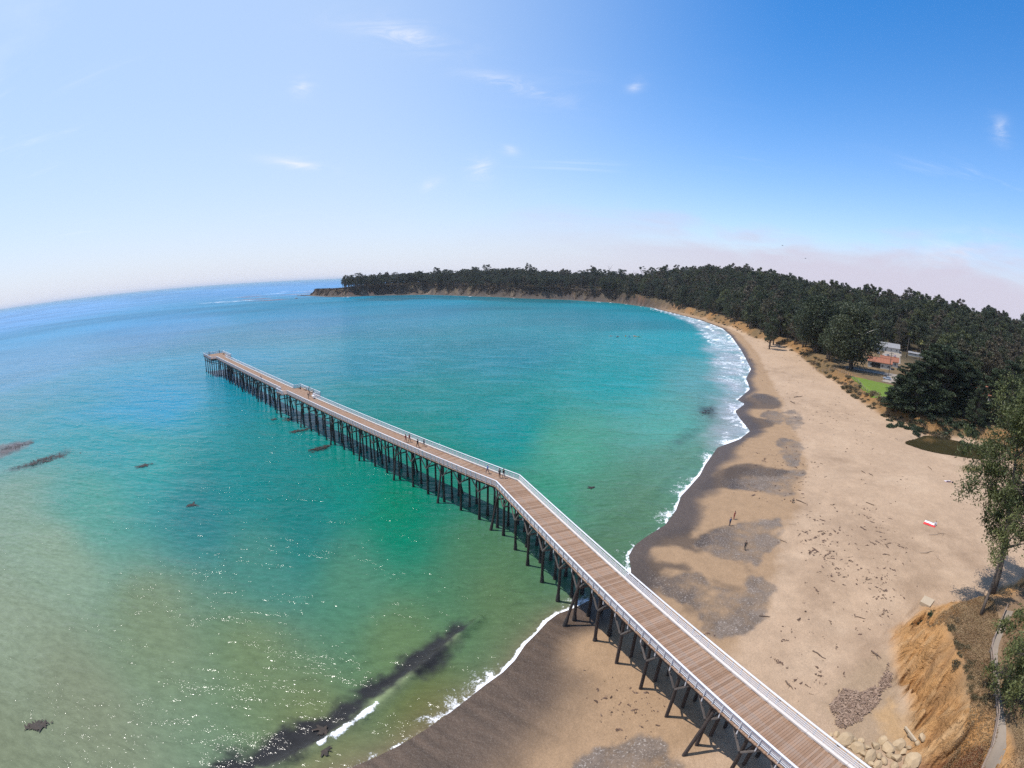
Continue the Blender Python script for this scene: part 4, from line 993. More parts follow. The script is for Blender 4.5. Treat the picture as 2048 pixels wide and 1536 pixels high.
kn1 = [(0, 0, -0.6), (0.25, 0.6, 3), (0.6, 1.6, 6.5), (1.1, 3.0, 10), (2.0, 4.6, 14), (3.0, 6.0, 18), (4.0, 7.2, 22), (5.0, 8.0, 25)]
b1 = gpos(1986, 1188, 6.5)
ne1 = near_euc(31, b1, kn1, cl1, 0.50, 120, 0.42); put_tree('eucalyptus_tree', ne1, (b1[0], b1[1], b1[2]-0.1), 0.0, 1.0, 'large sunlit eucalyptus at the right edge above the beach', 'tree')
kn2 = [(0, 0, -0.5), (0.5, 0.6, 2.2), (1.2, 1.1, 4.5), (1.7, 1.7, 7), (2.1, 2.2, 9.5), (2.4, 2.6, 12)]
cl2 = [((2.2+rngn.normal()*1.5, 2.4+rngn.normal()*1.4, 7.5+i*0.62), rngn.uniform(0.8, 1.3)) for i in range(9)]
b2_ = gpos(1962, 1231, 6.5)
put_tree('eucalyptus_tree', near_euc(32, b2_, kn2, cl2, 0.42, 36, 0.24), (b2_[0], b2_[1], b2_[2]-0.1), 0.0, 1.0, 'thin leaning eucalyptus with a forked trunk beside the large one', 'tree')
cl3 = [((-2.6+rngn.normal()*1.9, 0.8+rngn.normal()*3.4, 2.2+i*0.30), rngn.uniform(0.9, 1.6)) for i in range(26)]
kn3 = [(0, 0, -0.5), (0.2, -0.1, 3), (0.1, 0.3, 6), (-0.2, 0.3, 9), (-0.3, 0.5, 12.5)]
x3, y3 = 53.0, 15.0
put_tree('eucalyptus_tree', near_euc(33, None, kn3, cl3, 0.42, 60, 0.36), (x3, y3, Z(x3, y3)-0.1), 0.0, 1.0, 'leafy eucalyptus drooping over the path at the lower right edge', 'tree')
x4, y4 = 65.5, 23.5
put_tree('eucalyptus_tree', near_euc(34, None, kn3, cl3, 0.42, 60, 0.36), (x4, y4, Z(x4, y4)-0.1), 1.9, 1.05, 'shady eucalyptus behind the fence at the right edge', 'tree')
# palms
def palm(seed, H):
    rng = np.random.default_rng(seed); mb = MB(); mb.tube(limb((0, 0, -0.4), (0.3, 0.1, H), rng, 0.01, 5), [0.30, 0.24, 0.21, 0.19, 0.18, 0.2], 8)
    V = []; F_ = []; lv = []
    for i in range(46):
        a_ = rng.uniform(0, 6.28); e = rng.uniform(-0.7, 1.25); L = rng.uniform(1.7, 2.4); w = 0.55; p = np.array([0.3, 0.1, H]); d = np.array([math.cos(a_)*math.cos(e), math.sin(a_)*math.cos(e), math.sin(e)])
        sd = np.array([-math.sin(a_), math.cos(a_), 0]); o_ = len(V); n = 5
        for j in range(n+1):
            f = j/n; q = p+d*L*f+np.array([0, 0, -0.9*f*f*L*0.45]); ww = w*math.sin(math.pi*min(1, 0.08+f*0.9))*0.8
            V += [q-sd*ww, q+sd*ww+np.array([0, 0, 0.08])]; lv += [rng.uniform(0.1, 0.9)]*2
        F_ += [(o_+2*j, o_+2*j+1, o_+2*j+3, o_+2*j+2) for j in range(n)]
    me = grid_mesh('crown', np.array(V), np.array(F_), M_PALM); attr(me, 'leafv', np.array(lv)); return mb.mesh('trunk', M_BARK, True), me
put_tree('palm_tree', palm(1, 17.0), zpos(300, 285), 0, 1.35, 'tall slender fan palm standing clear against the dark wood', 'palm', sz=0.82)
put_tree('palm_tree', palm(2, 11.0), zpos(298, 268), 1.0, 1.3, 'shorter fan palm to the right of the tall one', 'palm')

# ------------------------------------------------------------------ shrubs, grass, ice plant
def shrub_mesh(seed, mat, n=520, ls=0.22, h=0.62):
    rng = np.random.default_rng(seed); C = []; v = []
    for i in range(9):
        c = np.array([rng.normal()*0.42, rng.normal()*0.42, rng.uniform(0.15, 0.5)*h]); k = n//9; d = rng.normal(size=(k, 3)); d /= np.linalg.norm(d, axis=1)[:, None]; d *= (rng.uniform(0.3, 1, k)**0.5)[:, None]*rng.uniform(0.35, 0.6); d[:, 2] *= h
        C.append(c+d); v0 = rng.uniform(0.1, 0.8); v.append(np.clip(v0+rng.normal(size=k)*0.2, 0, 1))
    C = np.vstack(C); C[:, 2] = np.abs(C[:, 2]); st = MB()
    for i in range(5): a_ = i*1.26; st.tube([(0, 0, -0.15), (math.cos(a_)*0.2, math.sin(a_)*0.2, 0.2*h), (math.cos(a_)*0.45, math.sin(a_)*0.45, 0.5*h)], [0.03, 0.025, 0.01], 5)
    return st.mesh('stem', M_BARK), leaf_mesh('foliage', C, ls, 0.5, rng, np.concatenate(v), mat)
SHR = [shrub_mesh(40+i, M_SHRUB) for i in range(3)]; SHD = [shrub_mesh(50+i, M_CYP, 520, 0.26) for i in range(3)]
def put_shrub(ms, loc, s, rz, label, group=None, name='shrub'):
    o = empty(name, loc, rz); o.scale = (s, s, s); part('stem', ms[0], o); part('foliage', ms[1], o); return tag(o, label, 'shrub', group)
for k, (px, py, s_, lb) in enumerate([(1846,1238,0.75,'small dark rounded shrub at the brink of the near bluff, left of two'), (1864,1229,0.85,'small dark rounded shrub at the brink of the near bluff, right of two'), (1826,1243,0.4,'tiny brown shrub low on the ochre bluff face'), (1917,1325,0.9,'grey shrub in the notch at the head of the ochre cliff')]):
    p = gpos(px, py, 5); put_shrub(SHD[k % 3] if k < 2 else SHR[k % 3], (p[0], p[1], p[2]-0.05), s_, k*1.1, lb)
band = smoothline(WP([(1868,1245),(1890,1258),(1902,1285),(1915,1310),(1935,1330),(1945,1360),(1940,1390),(1942,1420),(1950,1450)], 7.0), 2)
rs_ = np.random.default_rng(91)
for k in range(110):
    q = band[rs_.integers(len(band))]+rs_.normal(size=2)*1.5; s_ = rs_.uniform(0.3, 0.85)
    if sdist(PA, np.array([q[0]]), np.array([q[1]]))[0] < 6.3: continue
    put_shrub(SHR[k % 3], (q[0], q[1], Z(q[0], q[1])-0.05), s_, rs_.uniform(0, 6), 'olive brown scrub bush in the band along the top of the near bluff', 'scrub bushes along the top of the near bluff')
for k, (px, py, s_) in enumerate([(1800,852,2.6),(1818,858,3.0),(1838,862,2.8),(1860,866,3.2),(1884,868,3.4),(1905,872,2.8),(1922,872,3.0),(1940,868,3.6),(1960,870,3.8),(1980,872,4.2),(2005,874,4.5),(2030,878,4.5),(1780,842,1.8),(1765,832,1.6),(1898,862,3.0),(1935,860,3.4),(1870,857,3.0),(1825,850,2.6)]):
    p = gpos(px, py, 4.0); put_shrub(SHD[k % 3], (p[0], p[1], p[2]-0.1), s_*0.8, k*0.9, 'dark bush on the shaded bank between the cypresses and the pond', 'dark bushes on the bank above the pond')
for k in range(46):
    f = rs_.uniform(); q = np.array([133, 119.0])*(1-f)+np.array([172, 108.0])*f+rs_.normal(size=2)*np.array([3, 4.0])
    if sdist(POND, np.array([q[0]]), np.array([q[1]]))[0] < -1.5: put_shrub(SHD[k % 3], (q[0], q[1], Z(q[0], q[1])-0.1), rs_.uniform(1.0, 2.6), rs_.uniform(0, 6), 'dark bush on the shaded bank between the cypresses and the pond', 'dark bushes on the bank above the pond')
for k in range(190):   # scrub on the long bluff
    j = rs_.integers(1, len(B_IN)-1); f = rs_.uniform(); q = B_IN[j]*(1-f)+B_IN[j-1]*f; q = q+np.array([1.0, 0.25])*rs_.uniform(0.5, 8)
    put_shrub(SHR[k % 3], (q[0], q[1], Z(q[0], q[1])-0.1), rs_.uniform(1.0, 2.4), rs_.uniform(0, 6), 'dry brown bush on the crumbling bluff along the back of the beach', 'dry bushes on the bluff behind the beach')
def scatter_leaves(name, poly_list, n, size, asp, mat, label, cat, zoff=(0.0, 0.1), parent_kind='stuff', flat=0.5, seed=5, clump=0.0):
    rng = np.random.default_rng(seed); P = []
    for poly, share in poly_list:
        b0, b1_ = poly.min(0), poly.max(0); m_ = int(n*share); q = rng.uniform(b0, b1_, (m_*4, 2)); q = q[inpoly(poly, q[:, 0], q[:, 1])][:m_]
        if clump: q = q[fbm(q[:, 0], q[:, 1], clump, 3, seed) > -0.05]
        P.append(q)
    P = np.vstack(P); zz = terrain(P[:, 0], P[:, 1])[0]+rng.uniform(zoff[0], zoff[1], len(P)); C = np.c_[P, zz]
    v = np.clip(0.5+0.9*fbm(P[:, 0], P[:, 1], 1.5, 3, seed)+rng.normal(size=len(P))*0.15, 0, 1)
    o = link(bpy.data.objects.new(name, leaf_mesh(name, C, size, asp, rng, v, mat, flat))); tag(o, label, cat, kind='stuff'); return o
M_GRASS = leafmat('dry_grass_blades', (0.20, 0.12, 0.06), (0.40, 0.29, 0.16), (0.13, 0.10, 0.05))
TOP = WP([(1860,1225),(1960,1195),(1985,1210),(1995,1250),(1978,1300),(1985,1400),(1995,1480),(1975,1530),(1830,1530),(1930,1480),(1940,1400),(1925,1330),(1895,1260)], 6.5)
scatter_leaves('dry_grass', [(TOP, 0.75), (WP([(2012,1235),(2060,1235),(2060,1560),(2010,1560),(2030,1490),(2018,1440),(2008,1390),(2000,1340),(2001,1300)], 7.0), 0.25)], 34000, 0.34, 0.16, M_GRASS, 'dry tan grass covering the top of the near bluff', 'grass', (0.0, 0.18), flat=-0.3, seed=6, clump=0.0)
ICE = WP([(1815,1502),(1850,1492),(1900,1500),(1955,1505),(1972,1545),(1960,1600),(1820,1600),(1795,1545)], 4.5)
scatter_leaves('ice_plant', [(ICE, 1.0)], 9000, 0.22, 0.4, M_ICE, 'reddish ice plant carpet at the foot of the near bluff', 'ice plant', (0.0, 0.18), flat=0.2, seed=7, clump=3.0)
p = gpos(1938, 941, 1.6)
rng = np.random.default_rng(8); C = np.c_[p[0]+rng.normal(size=700)*3.0+2, p[1]+rng.normal(size=700)*1.4, p[2]+rng.uniform(0, 0.9, 700)]
o = link(bpy.data.objects.new('reeds', leaf_mesh('reeds', C, 0.9, 0.12, rng, rng.uniform(0, 1, 700), M_REED, -0.6))); tag(o, 'yellow green reeds at the near end of the pond', 'reeds', kind='stuff')

# ------------------------------------------------------------------ headland scrub
rng = np.random.default_rng(15); q = np.c_[rng.uniform(-520, 210, 150000), rng.uniform(930, 1200, 150000)]
dBq = sdist(PB, q[:, 0], q[:, 1]); kq = (dBq > 0.5) & (dBq < 30) & (fbm(q[:, 0], q[:, 1], 28, 3, 77) > -0.42); q = q[kq]
zq = terrain(q[:, 0], q[:, 1])[0]; C = np.c_[q, zq+rng.uniform(0, 1.5, len(q))]
M_HSC = leafmat('headland_scrub_leaves', (0.035, 0.030, 0.022), (0.11, 0.075, 0.052))
o = link(bpy.data.objects.new('headland_scrub', leaf_mesh('headland_scrub', C, 2.6, 0.8, rng, np.clip(0.5+fbm(q[:, 0], q[:, 1], 20, 3, 5)*1.2, 0, 1), M_HSC, 0.4))); tag(o, 'low brown scrub clothing the headland slope above the rocks', 'scrub', kind='stuff')
def rock_mesh(seed, mat, n=2, sq=0.7):
    bm = bmesh.new(); bmesh.ops.create_icosphere(bm, subdivisions=n, radius=1.0); rng = np.random.default_rng(seed)
    pl = rng.normal(size=(9, 3)); pl /= np.linalg.norm(pl, axis=1)[:, None]; dd = rng.uniform(0.55, 0.9, 9)
    for v in bm.verts:
        c = np.array(v.co)
        for k in range(9):
            s_ = c@pl[k]
            if s_ > dd[k]: c = c-pl[k]*(s_-dd[k])*0.92
        c += rng.normal(size=3)*0.02; c[2] *= sq; v.co = c
    me = bpy.data.meshes.new('boulder'); bm.to_mesh(me); bm.free(); me.materials.append(mat); return me
M_DROCK = plain('dark_sea_rock', (0.06, 0.052, 0.05), 0.85, 0.4, 0.6, 0.6)
DR = [rock_mesh(60+i, M_DROCK) for i in range(3)]
for k, (px, py, r, lb) in enumerate([(593,597,4.2,'dark round rock in the water off the headland tip'), (597,591.5,4.0,'outermost low rock of the reef at the headland tip'), (604,591.7,5.5,'low dark rock second along the reef at the headland tip'), (611,591.7,6.5,'dark rock in the reef nearest the headland tip')]):
    p = W(px, py, 0); o = bpy.data.objects.new('sea_rock', DR[k % 3]); link(o); o.location = p; o.scale = (r*1.3, r, r*0.62 if k else r*0.8); o.rotation_euler = (0, 0, k); tag(o, lb, 'rock')

# ------------------------------------------------------------------ pond, lawn, road, path
def drape(name, poly, mat, step, dz, kind='structure', label=None, flatz=None):
    b0, b1_ = poly.min(0)-step, poly.max(0)+step
    xs = np.arange(b0[0], b1_[0], step); ys = np.arange(b0[1], b1_[1], step); X, Y = np.meshgrid(xs, ys, indexing='ij')
    ins = inpoly(poly, X.ravel(), Y.ravel()).reshape(X.shape)
    zz = np.full(X.size, flatz) if flatz is not None else terrain(X.ravel(), Y.ravel())[0]+dz
    na, nr = X.shape; idx = np.arange(na*nr).reshape(na, nr)
    qd = np.stack([idx[:-1, :-1], idx[1:, :-1], idx[1:, 1:], idx[:-1, 1:]], -1).reshape(-1, 4); k = (ins[:-1, :-1] & ins[1:, :-1] & ins[1:, 1:] & ins[:-1, 1:]).reshape(-1); qd = qd[k]
    us_ = np.unique(qd); mp_ = np.full(na*nr, -1); mp_[us_] = np.arange(len(us_))
    me = grid_mesh(name, np.c_[X.ravel()[us_], Y.ravel()[us_], zz[us_]], mp_[qd], mat); me.shade_smooth()
    o = link(bpy.data.objects.new(name, me)); tag(o, label, None, kind=kind); return o
M_POND, t, b = new_mat('still_pond_water')
b.inputs['Base Color'].default_value = (0.030, 0.026, 0.012, 1); b.inputs['Roughness'].default_value = 0.04; b.inputs['IOR'].default_value = 1.33
geo = nd(t, 'ShaderNodeNewGeometry'); bn = nd(t, 'ShaderNodeBump'); bn.inputs['Distance'].default_value = 0.01; t.links.new(noise(t, geo.outputs['Position'], 1.2, 2), bn.inputs['Height']); t.links.new(bn.outputs[0], b.inputs['Normal'])
t.links.new(mixc(t, noise(t, geo.outputs['Position'], 0.12, 4), (0.018, 0.018, 0.009), (0.055, 0.042, 0.018)), b.inputs['Base Color'])
drape('pond', smoothline(POND, 2, True), M_POND, 0.6, 0, flatz=1.30, label='dark still pond at the back of the beach')
def lawn_mat(name, a, b_, sc):
    ma, t, b = new_mat(name); geo = nd(t, 'ShaderNodeNewGeometry'); c = mixc(t, noise(t, geo.outputs['Position'], sc, 5, 0.65), a, b_); t.links.new(c, b.inputs['Base Color']); b.inputs['Roughness'].default_value = 0.9; b.inputs['Specular IOR Level'].default_value = 0.1; return ma
M_LAWN = lawn_mat('mown_lawn', (0.075, 0.130, 0.018), (0.150, 0.195, 0.038), 0.35); M_ROAD = lawn_mat('pale_gravel_road', (0.22, 0.185, 0.155), (0.32, 0.27, 0.22), 0.5); M_PATH = lawn_mat('concrete_path', (0.19, 0.155, 0.125), (0.28, 0.225, 0.175), 1.2)
M_TAN = lawn_mat('dry_mown_grass', (0.26, 0.165, 0.085), (0.38, 0.26, 0.15), 0.3)
drape('lawn', WP([(1696,750),(1725,757),(1772,767),(1812,778),(1830,800),(1820,818),(1795,812),(1770,797),(1745,788),(1722,772)], 6.4), M_LAWN, 1.0, 0.14, label='bright green lawn above the beach bluff')
drape('lawn', WP([(1850,806),(1900,803),(1950,808),(1960,818),(1900,820),(1855,818)], 6.4), M_LAWN, 1.0, 0.14, label='strip of green lawn seen between the cypress trunks')
drape('road', WP([(1690,731),(1740,739),(1800,749),(1830,757),(1830,772),(1800,770),(1760,761),(1775,752),(1735,744),(1690,736)], 6.6), M_ROAD, 1.0, 0.18, label='pale gravel road past the white garage')
drape('parking_lot', WP([(1752,716),(1770,699),(1805,704),(1803,728),(1775,722)], 7.0), M_ROAD, 1.5, 0.2, label='pale gravel yard with parked cars below the warehouse')
drape('field', WP([(1880,726),(1930,733),(2000,745),(2060,758),(2060,775),(1990,768),(1920,750),(1880,742)], 7.0), M_TAN, 2.0, 0.2, label='golden dry field at the foot of the wood')
PL = [(2012,1222),(2003,1243),(1986,1284),(1979,1308),(1983,1350),(1988,1395),(1993,1440),(1998,1478),(1993,1505),(1972,1540)]; PR = [(2032,1225),(2020,1248),(2003,1284),(1998,1308),(1999,1350),(2005,1395),(2014,1440),(2024,1490),(2012,1530),(1995,1556)]
PLw, PRw = WP(PL, 7.0), WP(PR, 7.0)
PLs = smoothline(PLw, 2); PRs = PLs+(smoothline(PRw, 2)-PLs)*0.72; pv = []; pf = []
for i, (a, b2) in enumerate(zip(PLs, PRs)):
    for k in range(5): q = a+(b2-a)*k/4; pv.append((q[0], q[1], Z(q[0], q[1])+0.07))
for i in range(len(PLs)-1):
    for k in range(4): pf.append((i*5+k, i*5+k+1, i*5+k+6, i*5+k+5))
tag(mesh_obj('path', pv, pf, M_PATH, None, True), 'narrow pale concrete path along the fence on the bluff', None, kind='structure')

# ------------------------------------------------------------------ fences and poles
M_FENCE = wood('grey_fence_timber', (0.27, 0.205, 0.165), 0.35, 2.0, 0.85, (1, 1, 1), 0.3)
def fence(name, pts, spacing, hgt, nr, label, pw=0.12, rw=0.10, board=False):
    root = empty(name, (float(pts[0][0]), float(pts[0][1]), 0)); tag(root, label, 'fence'); ox, oy = pts[0]
    P = []
    for i in range(len(pts)-1):
        a, b2 = np.array(pts[i]), np.array(pts[i+1]); n = max(1, round(np.linalg.norm(b2-a)/spacing))
        P += [a+(b2-a)*k/n for k in range(n)]
    P.append(np.array(pts[-1])); zz = [Z(q[0], q[1]) for q in P]
    pm_ = MB().box(-pw/2, pw/2, -pw/2, pw/2, -0.3, hgt).mesh('post', M_FENCE)
    for q, z in zip(P, zz): part('post', pm_, root, (q[0]-ox, q[1]-oy, z), (0, 0, rs_.uniform(0, 0.2)))
    for i in range(len(P)-1):
        for k in range(nr):
            h_ = hgt*(0.92-0.42*k)
            MB().beam((P[i][0]-ox, P[i][1]-oy, zz[i]+h_), (P[i+1][0]-ox, P[i+1][1]-oy, zz[i+1]+h_), rw, rw*(1.6 if board else 0.6)).build('rail', M_FENCE, root)
    return root
fence('rail_fence', [tuple(q) for q in PLw+np.array([-0.25, 0.1])], 2.3, 1.05, 2, 'weathered wooden rail fence between the bluff grass and the path', 0.14, 0.09, True)
fence('post_fence', [tuple(q) for q in WP([(1628,722),(1668,735),(1705,755),(1730,776),(1752,790),(1790,806),(1812,818)], 6.3)], 3.2, 1.3, 2, 'dark post and wire fence along the edge of the lawn', 0.22, 0.05)
def pole(name, px, py, H, label, lamp=False):
    p = gpos(px, py, 7); o = empty(name, (p[0], p[1], p[2])); tag(o, label, 'pole')
    MB().tube([(0, 0, -0.5), (0, 0, H*0.5), (0, 0, H)], [0.22, 0.19, 0.15], 8).build('shaft', M_BARK if not lamp else M_PAINT, o)
    if lamp: MB().beam((0, 0, H), (-1.6, 0.4, H+0.25), 0.16, 0.14).beam((-1.5, 0.38, H+0.22), (-2.3, 0.57, H+0.24), 0.35, 0.16).build('lamp_arm', M_PAINT, o)
    else:
        for z in (H-0.6, H-1.6): MB().beam((-1.3, 0.5, z), (1.3, -0.5, z), 0.14, 0.16).build('cross_arm', M_BARK, o)
    return o
pole('utility_pole', 1777, 752, 12.5, 'dark utility pole with cross arms beside the gravel road'); pole('lamp_pole', 1922, 738, 9.5, 'pale lamp pole at the edge of the golden field', True)

# ------------------------------------------------------------------ buildings
M_WALL = plain('white_stucco', (0.56, 0.54, 0.50), 0.85, 0.10, 0.8); M_TILE = plain('terracotta_tile', (0.24, 0.092, 0.052), 0.8, 0.35, 1.6, 0.5); M_GREY = plain('grey_sheet_roof', (0.24, 0.235, 0.24), 0.55, 0.2, 0.5); M_DARKIN = plain('interior_shade_and_door', (0.03, 0.028, 0.026), 0.8, 0.3); M_GLASS = plain('window_glass', (0.05, 0.065, 0.08), 0.08, 0.2, spec=0.6); M_TRIM = plain('white_trim', (0.7, 0.7, 0.7), 0.6, 0.1)
def gable(mb, x0, x1, y0, y1, z, rise, ov=0.5, th=0.18):
    ym = (y0+y1)/2
    for ya in (y0-ov, y1+ov):
        zz = z-rise*ov/((y1-y0)/2)
        v = [(x0-ov, ya, zz), (x1+ov, ya, zz), (x1+ov, ym, z+rise), (x0-ov, ym, z+rise)]; v2 = [(a, b_, c_+th) for a, b_, c_ in v]
        mb.add(v+v2, [(3,2,1,0),(4,5,6,7),(0,1,5,4),(1,2,6,5),(2,3,7,6),(3,0,4,7)])
    return mb
def house(name, loc, rz, wx, wy, hw, rise, roofmat, label, windows=3, door=None, garage=None, ridges=True):
    root = empty(name, loc, rz); tag(root, label, 'building')
    x0, x1, y0, y1 = -wx/2, wx/2, -wy/2, wy/2
    mb = MB().box(x0, x1, y0, y1, -0.8, hw)
    for xx in (x0, x1): mb.add([(xx, y0, hw), (xx, y1, hw), (xx, 0, hw+rise)], [(0, 1, 2)])
    mb.build('wall', M_WALL, root)
    r = gable(MB(), x0, x1, y0, y1, hw, rise).build('roof', roofmat, root)
    if ridges:
        rc = MB().beam((x0-0.5, 0, hw+rise+0.2), (x1+0.5, 0, hw+rise+0.2), 0.35, 0.2); rc.build('ridge_cap', roofmat, r)
        n = int(wx/0.9); rib = MB()
        for i in range(n+1):
            xx = x0-0.5+(wx+1)*i/n
            for s_ in (-1, 1): rib.beam((xx, s_*(wy/2+0.5), hw-rise*0.5/(wy/2)+0.22), (xx, 0, hw+rise+0.22), 0.14, 0.09)
        rib.build('roof_ribs', roofmat, r, kind='stuff')
    for i in range(windows):
        xx = x0+wx*(i+0.5)/windows
        if garage and garage[0] < xx < garage[1]: continue
        f = MB().box(xx-0.75, xx+0.75, y0-0.06, y0+0.02, 0.9, 2.3).build('window', M_TRIM, root); MB().box(xx-0.62, xx-0.04, y0-0.09, y0-0.055, 1.02, 2.18).build('pane', M_GLASS, f); MB().box(xx+0.04, xx+0.62, y0-0.09, y0-0.055, 1.02, 2.18).build('pane', M_GLASS, f)
    if garage: MB().box(garage[0], garage[1], y0-0.07, y0+0.03, 0, hw-0.5).build('garage_shade_panel', M_DARKIN, root); MB().box(garage[0]-0.2, garage[1]+0.2, y0-0.12, y0-0.02, hw-0.5, hw-0.2).build('lintel', M_TRIM, root)  # dark panel on the solid wall stands in for the unlit garage interior
    if door is not None: d_ = MB().box(door-0.5, door+0.5, y0-0.08, y0+0.02, 0, 2.1).build('door', M_DARKIN, root); MB().box(door+0.3, door+0.38, y0-0.12, y0-0.08, 0.95, 1.1).build('handle', M_TRIM, d_)
    return root
def face_cam(x, y, extra=0.0): return math.atan2(-x, y)*-1.0*-1.0+extra
def hz(x, y): return (float(x), float(y), Z(x, y)+0.05)
house('garage_house', hz(214, 226), -0.75, 15, 8.5, 3.4, 2.1, M_TILE, 'white garage with dark opening and red tiled roof beside the road', 4, None, (-5.0, 0.5))
house('cottage', hz(232, 236), -0.75, 12, 8, 3.2, 2.2, M_TILE, 'small white cottage with red tiled roof behind the garage', 3, 1.5)
house('warehouse', hz(300, 312), -0.70, 24, 12, 3.4, 3.0, M_GREY, 'long warehouse with grey sheet roof at the foot of the wood', 5, 0.0)
house('shed', hz(322, 286), -0.95, 26, 7, 2.0, 0.8, M_GREY, 'long low grey roofed shed right of the warehouse', 6, 2.0)
house('red_tiled_house', hz(214, 146), -1.05, 17, 11, 4.2, 3.0, M_TILE, 'white house with red tiled roof half hidden behind the cypresses', 4, 2.0)
house('outbuilding', hz(226, 132), -0.4, 9, 7, 3.0, 2.0, M_TILE, 'small red roofed outbuilding at the right end of the tiled house', 2, 0.5)

# ------------------------------------------------------------------ cars
M_TYRE = plain('tyre_rubber', (0.02, 0.02, 0.02), 0.9, 0.2); M_RIM = plain('wheel_rim', (0.4, 0.4, 0.42), 0.4, 0.1, metal=0.8); M_LAMP = plain('headlight_glass', (0.6, 0.6, 0.58), 0.2, 0.1)
def car(loc, rz, col, label):
    root = empty('parked_car', loc, rz); tag(root, label, 'car', 'cars parked among the trees')
    paint = plain('car_paint', col, 0.25, 0.04, spec=0.6)
    prof = [(-2.15, 0.35), (-2.2, 0.75), (-1.95, 0.95), (-1.25, 1.02), (1.25, 0.98), (2.05, 0.88), (2.2, 0.6), (2.15, 0.35)]
    def loft(pr, w0, w1, mb):
        n = len(pr); v = [(x, -w0, z) for x, z in pr]+[(x, w0, z) for x, z in pr]; f = [tuple(range(n))[::-1], tuple(range(n, 2*n))]+[(i, (i+1) % n, n+(i+1) % n, n+i) for i in range(n)]; mb.add(v, f); return mb
    loft(prof, 0.88, 0.88, MB()).build('body', paint, root)
    v = [(-1.9, -0.80, 0.96), (1.0, -0.80, 0.98), (0.35, -0.66, 1.44), (-1.45, -0.66, 1.44)]; v += [(x, -y, z) for x, y, z in v]
    cab = MB().add(v, [(0, 1, 2, 3)[::-1], (4, 5, 6, 7), (0, 1, 5, 4)[::-1], (1, 2, 6, 5)[::-1], (3, 2, 6, 7), (0, 3, 7, 4)]).build('window', M_GLASS, root)
    MB().box(-1.42, 0.32, -0.655, 0.655, 1.435, 1.475).build('roof', paint, root)
    for sx_ in (-1.35, 1.35):
        for sy_ in (-0.84, 0.84):
            w = empty('wheel', (sx_, sy_, 0.33)); w.parent = root; w.rotation_euler = (math.pi/2, 0, 0)
            MB().lathe([(0.20, -0.11), (0.33, -0.10), (0.34, 0), (0.33, 0.10), (0.20, 0.11)], 14).build('tyre', M_TYRE, w); MB().lathe([(0.02, -0.115), (0.2, -0.115), (0.2, 0.115)], 10).build('rim', M_RIM, w)
    for sy_ in (-0.62, 0.62): MB().box(2.12, 2.23, sy_-0.2, sy_+0.2, 0.62, 0.78).build('headlight', M_LAMP, root)
    return root
def cz_(x, y): return (float(x), float(y), Z(x, y)+0.2)
car(cz_(185, 188), 2.2, (0.35, 0.40, 0.48), 'silver blue car on the road at the far end of the lawn')
car(cz_(268, 277), 0.6, (0.62, 0.62, 0.62), 'white car parked in the gravel yard, leftmost'); car(cz_(274, 281), 0.7, (0.10, 0.10, 0.14), 'dark car parked in the middle of the gravel yard'); car(cz_(281, 280), 0.8, (0.45, 0.30, 0.38), 'mauve car parked on the right of the gravel yard'); car(cz_(270, 289), 1.2, (0.55, 0.56, 0.60), 'pale grey car parked behind the others in the gravel yard')
car(cz_(203, 124), 0.2, (0.70, 0.70, 0.70), 'white car parked right of the red tiled house')

# ------------------------------------------------------------------ boulders, slab, driftwood, seaweed
M_BOULD = plain('pale_sandstone_boulder', (0.37, 0.27, 0.165), 0.9, 0.22, 1.5, 0.7); M_SLAB = plain('old_concrete_slab', (0.38, 0.30, 0.21), 0.9, 0.15, 1.5, 0.5); M_DRIFT = plain('bleached_driftwood', (0.30, 0.22, 0.16), 0.9, 0.4, 3.0, 0.4); M_DRIFTD = plain('dark_driftwood', (0.11, 0.075, 0.055), 0.9, 0.4, 3.0, 0.4)
BO = [rock_mesh(80+i, M_BOULD, 2, 0.75) for i in range(5)]
BL = [(500,610,130),(640,590,62),(740,610,60),(390,500,50),(690,720,100),(860,850,110),(950,680,72),(1060,600,80),(1130,700,108),(1280,680,100),(1630,560,66),(1250,860,84),(1480,900,135),(1150,800,62),(980,960,72),(780,800,66),(590,690,46),(1320,600,44),(1430,700,46),(1010,830,56),(900,950,62),(1350,770,66),(1560,640,50),(700,880,60),(1080,900,60),(840,700,50),(300,520,40),(1220,980,70),(1380,990,60),(770,980,70)]
for k, (a, b2, r) in enumerate(BL):
    px, py = 1620+a/7.31, 1400+b2/7.31; p = gpos(px, py, 3.0); s_ = r/7.31/14.0*0.85; o = link(bpy.data.objects.new('boulder', BO[k % 5])); o.location = (p[0], p[1], p[2]+s_*0.22); o.scale = (s_*1.15, s_*0.9, s_); o.rotation_euler = (rs_.uniform(-0.3, 0.3), rs_.uniform(-0.3, 0.3), k*1.37)
    tag(o, 'pale sandstone boulder in the heap beside the landward end of the pier', 'boulder', 'boulders heaped beside the pier')
p = gpos(1853, 1206, 2.6); o = MB().box(-1.15, 1.15, -0.95, 0.95, -0.5, 0.42).build('concrete_block', M_SLAB, None, loc=(p[0], p[1], p[2]), rz=0.45); tag(o, 'square pale concrete block on the sand below the near bluff', 'block')
for k, (xa, ya, xb, yb) in enumerate([(1807,1458,1830,1484), (1813,1472,1826,1482)]):
    a, b2 = gpos(xa, ya, 3), gpos(xb, yb, 3); o = MB().beam((0, 0, 0.35+0.1*k), tuple(b2-a+np.array([0, 0, 0.15])), 0.26, 0.22).build('timber', M_SLAB, None, loc=tuple(a)); tag(o, ['longer', 'shorter'][k] + ' of two squared timbers lying by the boulder heap', 'timber')
